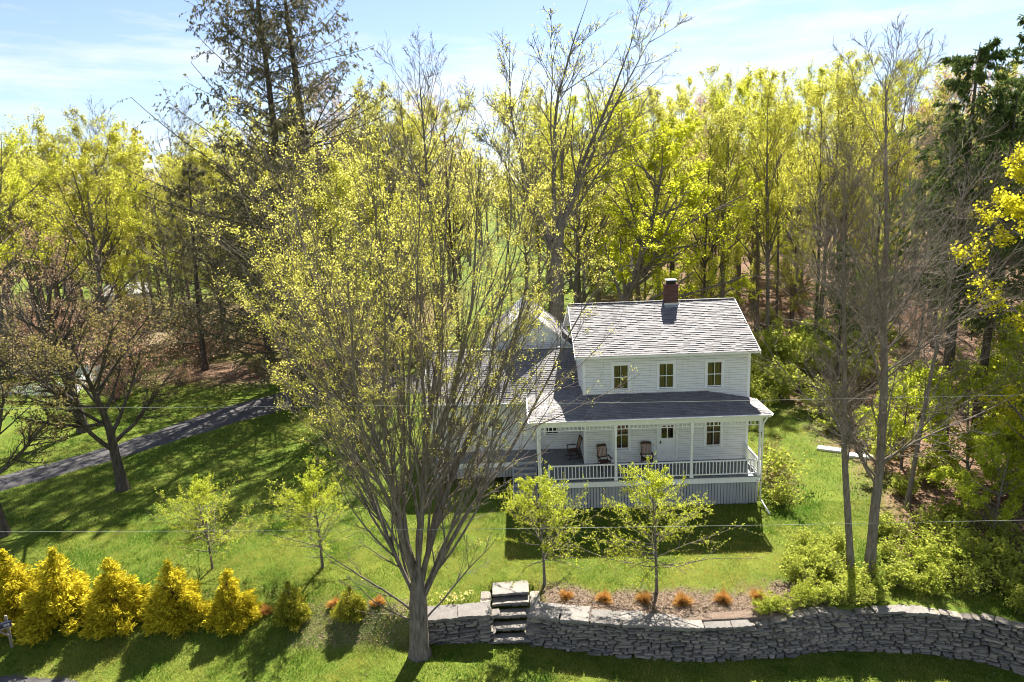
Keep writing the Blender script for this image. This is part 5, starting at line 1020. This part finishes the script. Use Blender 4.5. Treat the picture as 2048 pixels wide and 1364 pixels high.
def drive(x, y):   # rough footprint of drive and road
    d = np.full(np.shape(x), 9.0)
    for (ax, ay), (bx, by), w in (((-45, -5), (-34, 3), 1.6), ((-34, 3), (-28.3, 9.8), 1.7), ((-28.3, 9.8), (-24.2, 16.5), 2.3), ((-24.2, 16.5), (-17.5, 21.8), 3.1), ((-17.5, 21.8), (-6, 22.5), 3.2)):
        t = np.clip(((x-ax)*(bx-ax)+(y-ay)*(by-ay))/((bx-ax)**2+(by-ay)**2), 0, 1); d = np.minimum(d, np.hypot(x-ax-t*(bx-ax), y-ay-t*(by-ay))-w)
    return d
inhouse = lambda x, y: ((x > PX0-.1) & (x < PX1+.1) & (y > PY) & (y < HD)) | ((x > DKX) & (x < .1) & (y > DKY) & (y < RY1))
inwall = lambda x, y: (x > -7.3) & (y > yw(x)-.05) & (y < yw(x)+.8)
roadside = lambda x, y: y > -11.25-(x+22.9)*0.12-0.3
def g_ok(x, y, r): return ~inhouse(x, y) & ~inwall(x, y) & (drive(x, y) > -.45*r.random(len(x))) & (r.random(len(x)) > m_mulch(x, y)*.93) & (r.random(len(x)) > m_litter(x, y)*.95)
g1 = blades('lawn_grass', 430000, (-27, 15, -16, -2.2), 0.085, 0.020, LF_GRASS, 1, lambda x, y, r: g_ok(x, y, r) & roadside(x, y))
g2 = blades('lawn_grass', 170000, (-40, 20, -2.2, 24), 0.12, 0.035, LF_GRASS, 2, g_ok)
for o, l in ((g1, 'mown green lawn grass in front of the house'), (g2, 'lawn grass around the driveway and beside the house')): o['label'] = l; o['category'] = 'grass'
def litter(name, n, box, test, size, seed, mat=LF_LITTER):
    rng = np.random.default_rng(seed); x = rng.uniform(box[0], box[1], n); y = rng.uniform(box[2], box[3], n); k = test(x, y, rng); x, y = x[k], y[k]
    V, F, r = leafquads(rng, np.stack([x, y, ground_z(x, y)+.015], -1), size, 1, 0, .7, 2.2); return stuff(link(name, mesh_np(name, V, F, r), mat))
l1 = litter('leaf_litter', 42000, (-14, 9.5, -11, -7), lambda x, y, r: r.random(len(x)) < m_mulch(x, y)*(~inwall(x, y)), .065, 3)
l2 = litter('leaf_litter', 90000, (-40, 45, -10, 48), lambda x, y, r: (r.random(len(x)) < m_litter(x, y)) & ~inhouse(x, y) & (drive(x, y) > 0), .16, 4)
l3 = litter('leaf_litter', 5200, (-26, 14, -15, 8), lambda x, y, r: g_ok(x, y, r) & roadside(x, y) & (r.random(len(x)) < .35+.5*vnoise(x, y, .7)), .075, 9); l3['label'] = 'scattered dry leaves lying on the lawn'; l3['category'] = 'leaf litter'
l1['label'] = 'dry pinkish brown leaf mulch in the bed above the wall'; l2['label'] = 'brown fallen leaves on the woodland floor'; l1['category'] = l2['category'] = 'leaf litter'

# ------------------------------------------------------------------ mailbox, wires, fence, slabs, shed
mbx = thing('mailbox', 'black mailbox numbered 208 on a braced timber post beside the road', 'mailbox', (-23.3, -10.2, gz(-23.3, -10.2)), rad(38))
m = MB(); m.box(-.05, .05, -.05, .05, -.15, 1.0); m.hexa([(-.05, -.05, 1.32), (.05, -.05, 1.32), (.05, .05, 1.32), (-.05, .05, 1.32)], [(-.03, -.03, 1.36), (.03, -.03, 1.36), (.03, .03, 1.36), (-.03, .03, 1.36)]); m.box(-.0499, .0499, .051, .15, .8, 1.32) if False else m.box(-.05, .05, -.05, .05, 1.0, 1.32); m.build('post', M_POST, mbx)
m = MB(); m.box(-.44, .16, -.22, -.052, .93, .998); m.build('arm', M_POST, mbx)
m = MB(); m.bar((-.03, -.1, .58), (-.32, -.1, .93), .07, .07); m.build('brace', M_POST, mbx)
m = MB(); k = 9; pr_ = [(-.085, 0), (.085, 0)]+[(.085*math.cos(a), .11+.085*math.sin(a)) for a in np.linspace(0, math.pi, k)]
n = len(pr_); m.add([(-.42, -.15+a, 1.0+b) for a, b in pr_]+[(.14, -.15+a, 1.0+b) for a, b in pr_], [tuple(range(n)), tuple(range(n, 2*n))[::-1]]+[(i, i+n, (i+1) % n+n, (i+1) % n) for i in range(n)]); m.build('box', M_BOX, mbx)
m = MB(); m.box(-.33, -.315, -.25, -.2365, 1.06, 1.17); m.box(-.33, -.27, -.25, -.2365, 1.17, 1.2); m.build('flag', M_RED, mbx)
fc = bpy.data.curves.new('house_number', 'FONT'); fc.body = '208'; fc.size = .135; fc.extrude = .001; fc.align_x = 'CENTER'
tmp = bpy.data.objects.new('tmp_number', fc); COL.objects.link(tmp); bpy.context.view_layer.update()
nm = bpy.data.meshes.new_from_object(tmp.evaluated_get(bpy.context.evaluated_depsgraph_get())); bpy.data.objects.remove(tmp); nm.materials.clear(); nm.materials.append(M_NUM)
link('house_number', nm, None, mbx, (-.02, -.2375, 1.035), (rad(90), 0, 0))
for lab, pts in (('upper overhead wire crossing in front of the house', [(-70, -13, 11.4), (-18.78, -14, 9.77), (-3.43, -14, 9.26), (11.73, -14, 9.08), (60, -15, 9.9)]), ('lower overhead wire crossing in front of the lawn', [(-70, -13, 7.4), (-19.58, -14, 5.79), (-3.59, -14, 5.16), (12.2, -14, 5.07), (60, -15, 6.0)])):
    px, py, pz = zip(*pts); xs = np.linspace(-70, 60, 60); co = np.polyfit(px, pz, 3); m = MB(); m.tube([(x, np.interp(x, px, py), np.polyval(co, x)) for x in xs], .005, 5); tag(m.build('overhead_wire', M_WIRE, None, True), lab, 'wire')
# picket fence at the far left
fen = thing('picket_fence', 'white picket fence enclosing a garden plot at the far left', 'fence', (0, 0, 0))
q = MB(); q.add([(-.035, -.012, 0), (.035, -.012, 0), (.035, .012, 0), (-.035, .012, 0), (-.035, -.012, .95), (.035, -.012, .95), (.035, .012, .95), (-.035, .012, .95), (0, -.012, 1.03), (0, .012, 1.03)], [(0, 1, 5, 4), (1, 2, 6, 5), (2, 3, 7, 6), (3, 0, 4, 7), (4, 5, 8), (6, 7, 9), (5, 6, 9, 8), (7, 4, 8, 9)]); pk = q.mesh('picket'); pk.materials.append(M_TRIM)
for (ax, ay), (bx, by) in (((-52, 23.2), (-41.3, 22.0)), ((-41.3, 22.0), (-42.8, 28.5)), ((-42.8, 28.5), (-54, 30))):
    ln = math.hypot(bx-ax, by-ay); rz = math.atan2(by-ay, bx-ax); n = int(ln/.17)
    for i in range(n+1): t = i/n; x, y = ax+(bx-ax)*t, ay+(by-ay)*t; link('picket', pk, None, fen, (x, y, gz(x, y)+.05), (0, 0, rz))
    m = MB()
    for z in (.3, .75): m.bar((ax, ay+.04, gz(ax, ay)+z), (bx, by+.04, gz(bx, by)+z), .04, .08)
    m.build('rail', M_TRIM, fen)
    for i in range(int(ln/2.4)+1):
        t = min(1, i*2.4/ln); x, y = ax+(bx-ax)*t, ay+(by-ay)*t; m = MB(); m.box(x-.06, x+.06, y+.03, y+.15, gz(x, y)-.1, gz(x, y)+1.15); m.build('post', M_TRIM, fen)
for (x, y, rz, lab) in ((14.7, 4.3, -.5, 'pale flat stone slab on the lawn, left one between the leafless trunks and porch'), (15.95, 3.1, -.35, 'pale flat stone slab on the lawn, right one behind the leafless trunks')):
    me = flag(1.25, .55, .12, int(x*7)).mesh('stone_slab'); me.materials.append(M_WSLAB); tag(link('stone_slab', me, None, None, (x, y, gz(x, y)+.13), (0, 0, rz)), lab, 'stone slab')
shed = thing('garden_shed', 'small white shed glimpsed between the trees at the far left', 'shed', (-63.5, 71, gz(-63.5, 71)), rad(25))
m = MB(); m.box(-3, 3, -2, 2, 0, 2.6); m.add([(-3, -2, 2.6), (-3, 2, 2.6), (-3, 0, 3.9)], [(0, 1, 2)]); m.add([(3, -2, 2.6), (3, 0, 3.9), (3, 2, 2.6)], [(0, 1, 2)]); m.build('wall', M_WHITE, shed)
m = MB(); m.hexa([(-3.2, -2.3, 2.42), (3.2, -2.3, 2.42), (3.2, 0, 3.92), (-3.2, 0, 3.92)], [(-3.2, -2.3, 2.5), (3.2, -2.3, 2.5), (3.2, 0, 4.0), (-3.2, 0, 4.0)]); m.hexa([(-3.2, 0, 3.92), (3.2, 0, 3.92), (3.2, 2.3, 2.42), (-3.2, 2.3, 2.42)], [(-3.2, 0, 4.0), (3.2, 0, 4.0), (3.2, 2.3, 2.5), (-3.2, 2.3, 2.5)]); m.build('roof', M_METAL, shed)
m = MB(); m.box(-.5, .5, -2.06, -2.0, 0, 2.0); m.build('door', M_GREYP, shed)

def daffodils():
    rng = np.random.default_rng(6); n = 46; x = -6.25+rng.normal(0, .45, n); y = -9.35+rng.normal(0, .22, n); z = ground_z(x, y); t = thing('daffodil_clump', 'clump of pale yellow daffodils on the lawn left of the steps', 'flowers', (-6.25, -9.35, gz(-6.25, -9.35)))
    o = np.array([-6.25, -9.35, gz(-6.25, -9.35)]); b = np.stack([x, y, z], -1)-o; P = np.stack([b, b+np.array([0, 0, .26])+rng.normal(0, .02, (n, 3))], 1); T = np.repeat(unit(P[:, 1:]-P[:, :1]), 2, axis=1); V, F = tubes(P, T, np.full((n, 2), .006), 3)
    me = mesh_np('stems', V, F, np.full(len(V), .2)); me.materials.append(LF_GRASS); stuff(link('stems', me, None, t)); V, F, r = leafquads(rng, P[:, 1], .075, 5, .02, .7, .2)
    me = mesh_np('blooms', V, F, r); me.materials.append(leafmat('daffodil petal', (0.72, 0.62, 0.12), (0.82, 0.78, 0.45), .3)); stuff(link('blooms', me, None, t))
daffodils()
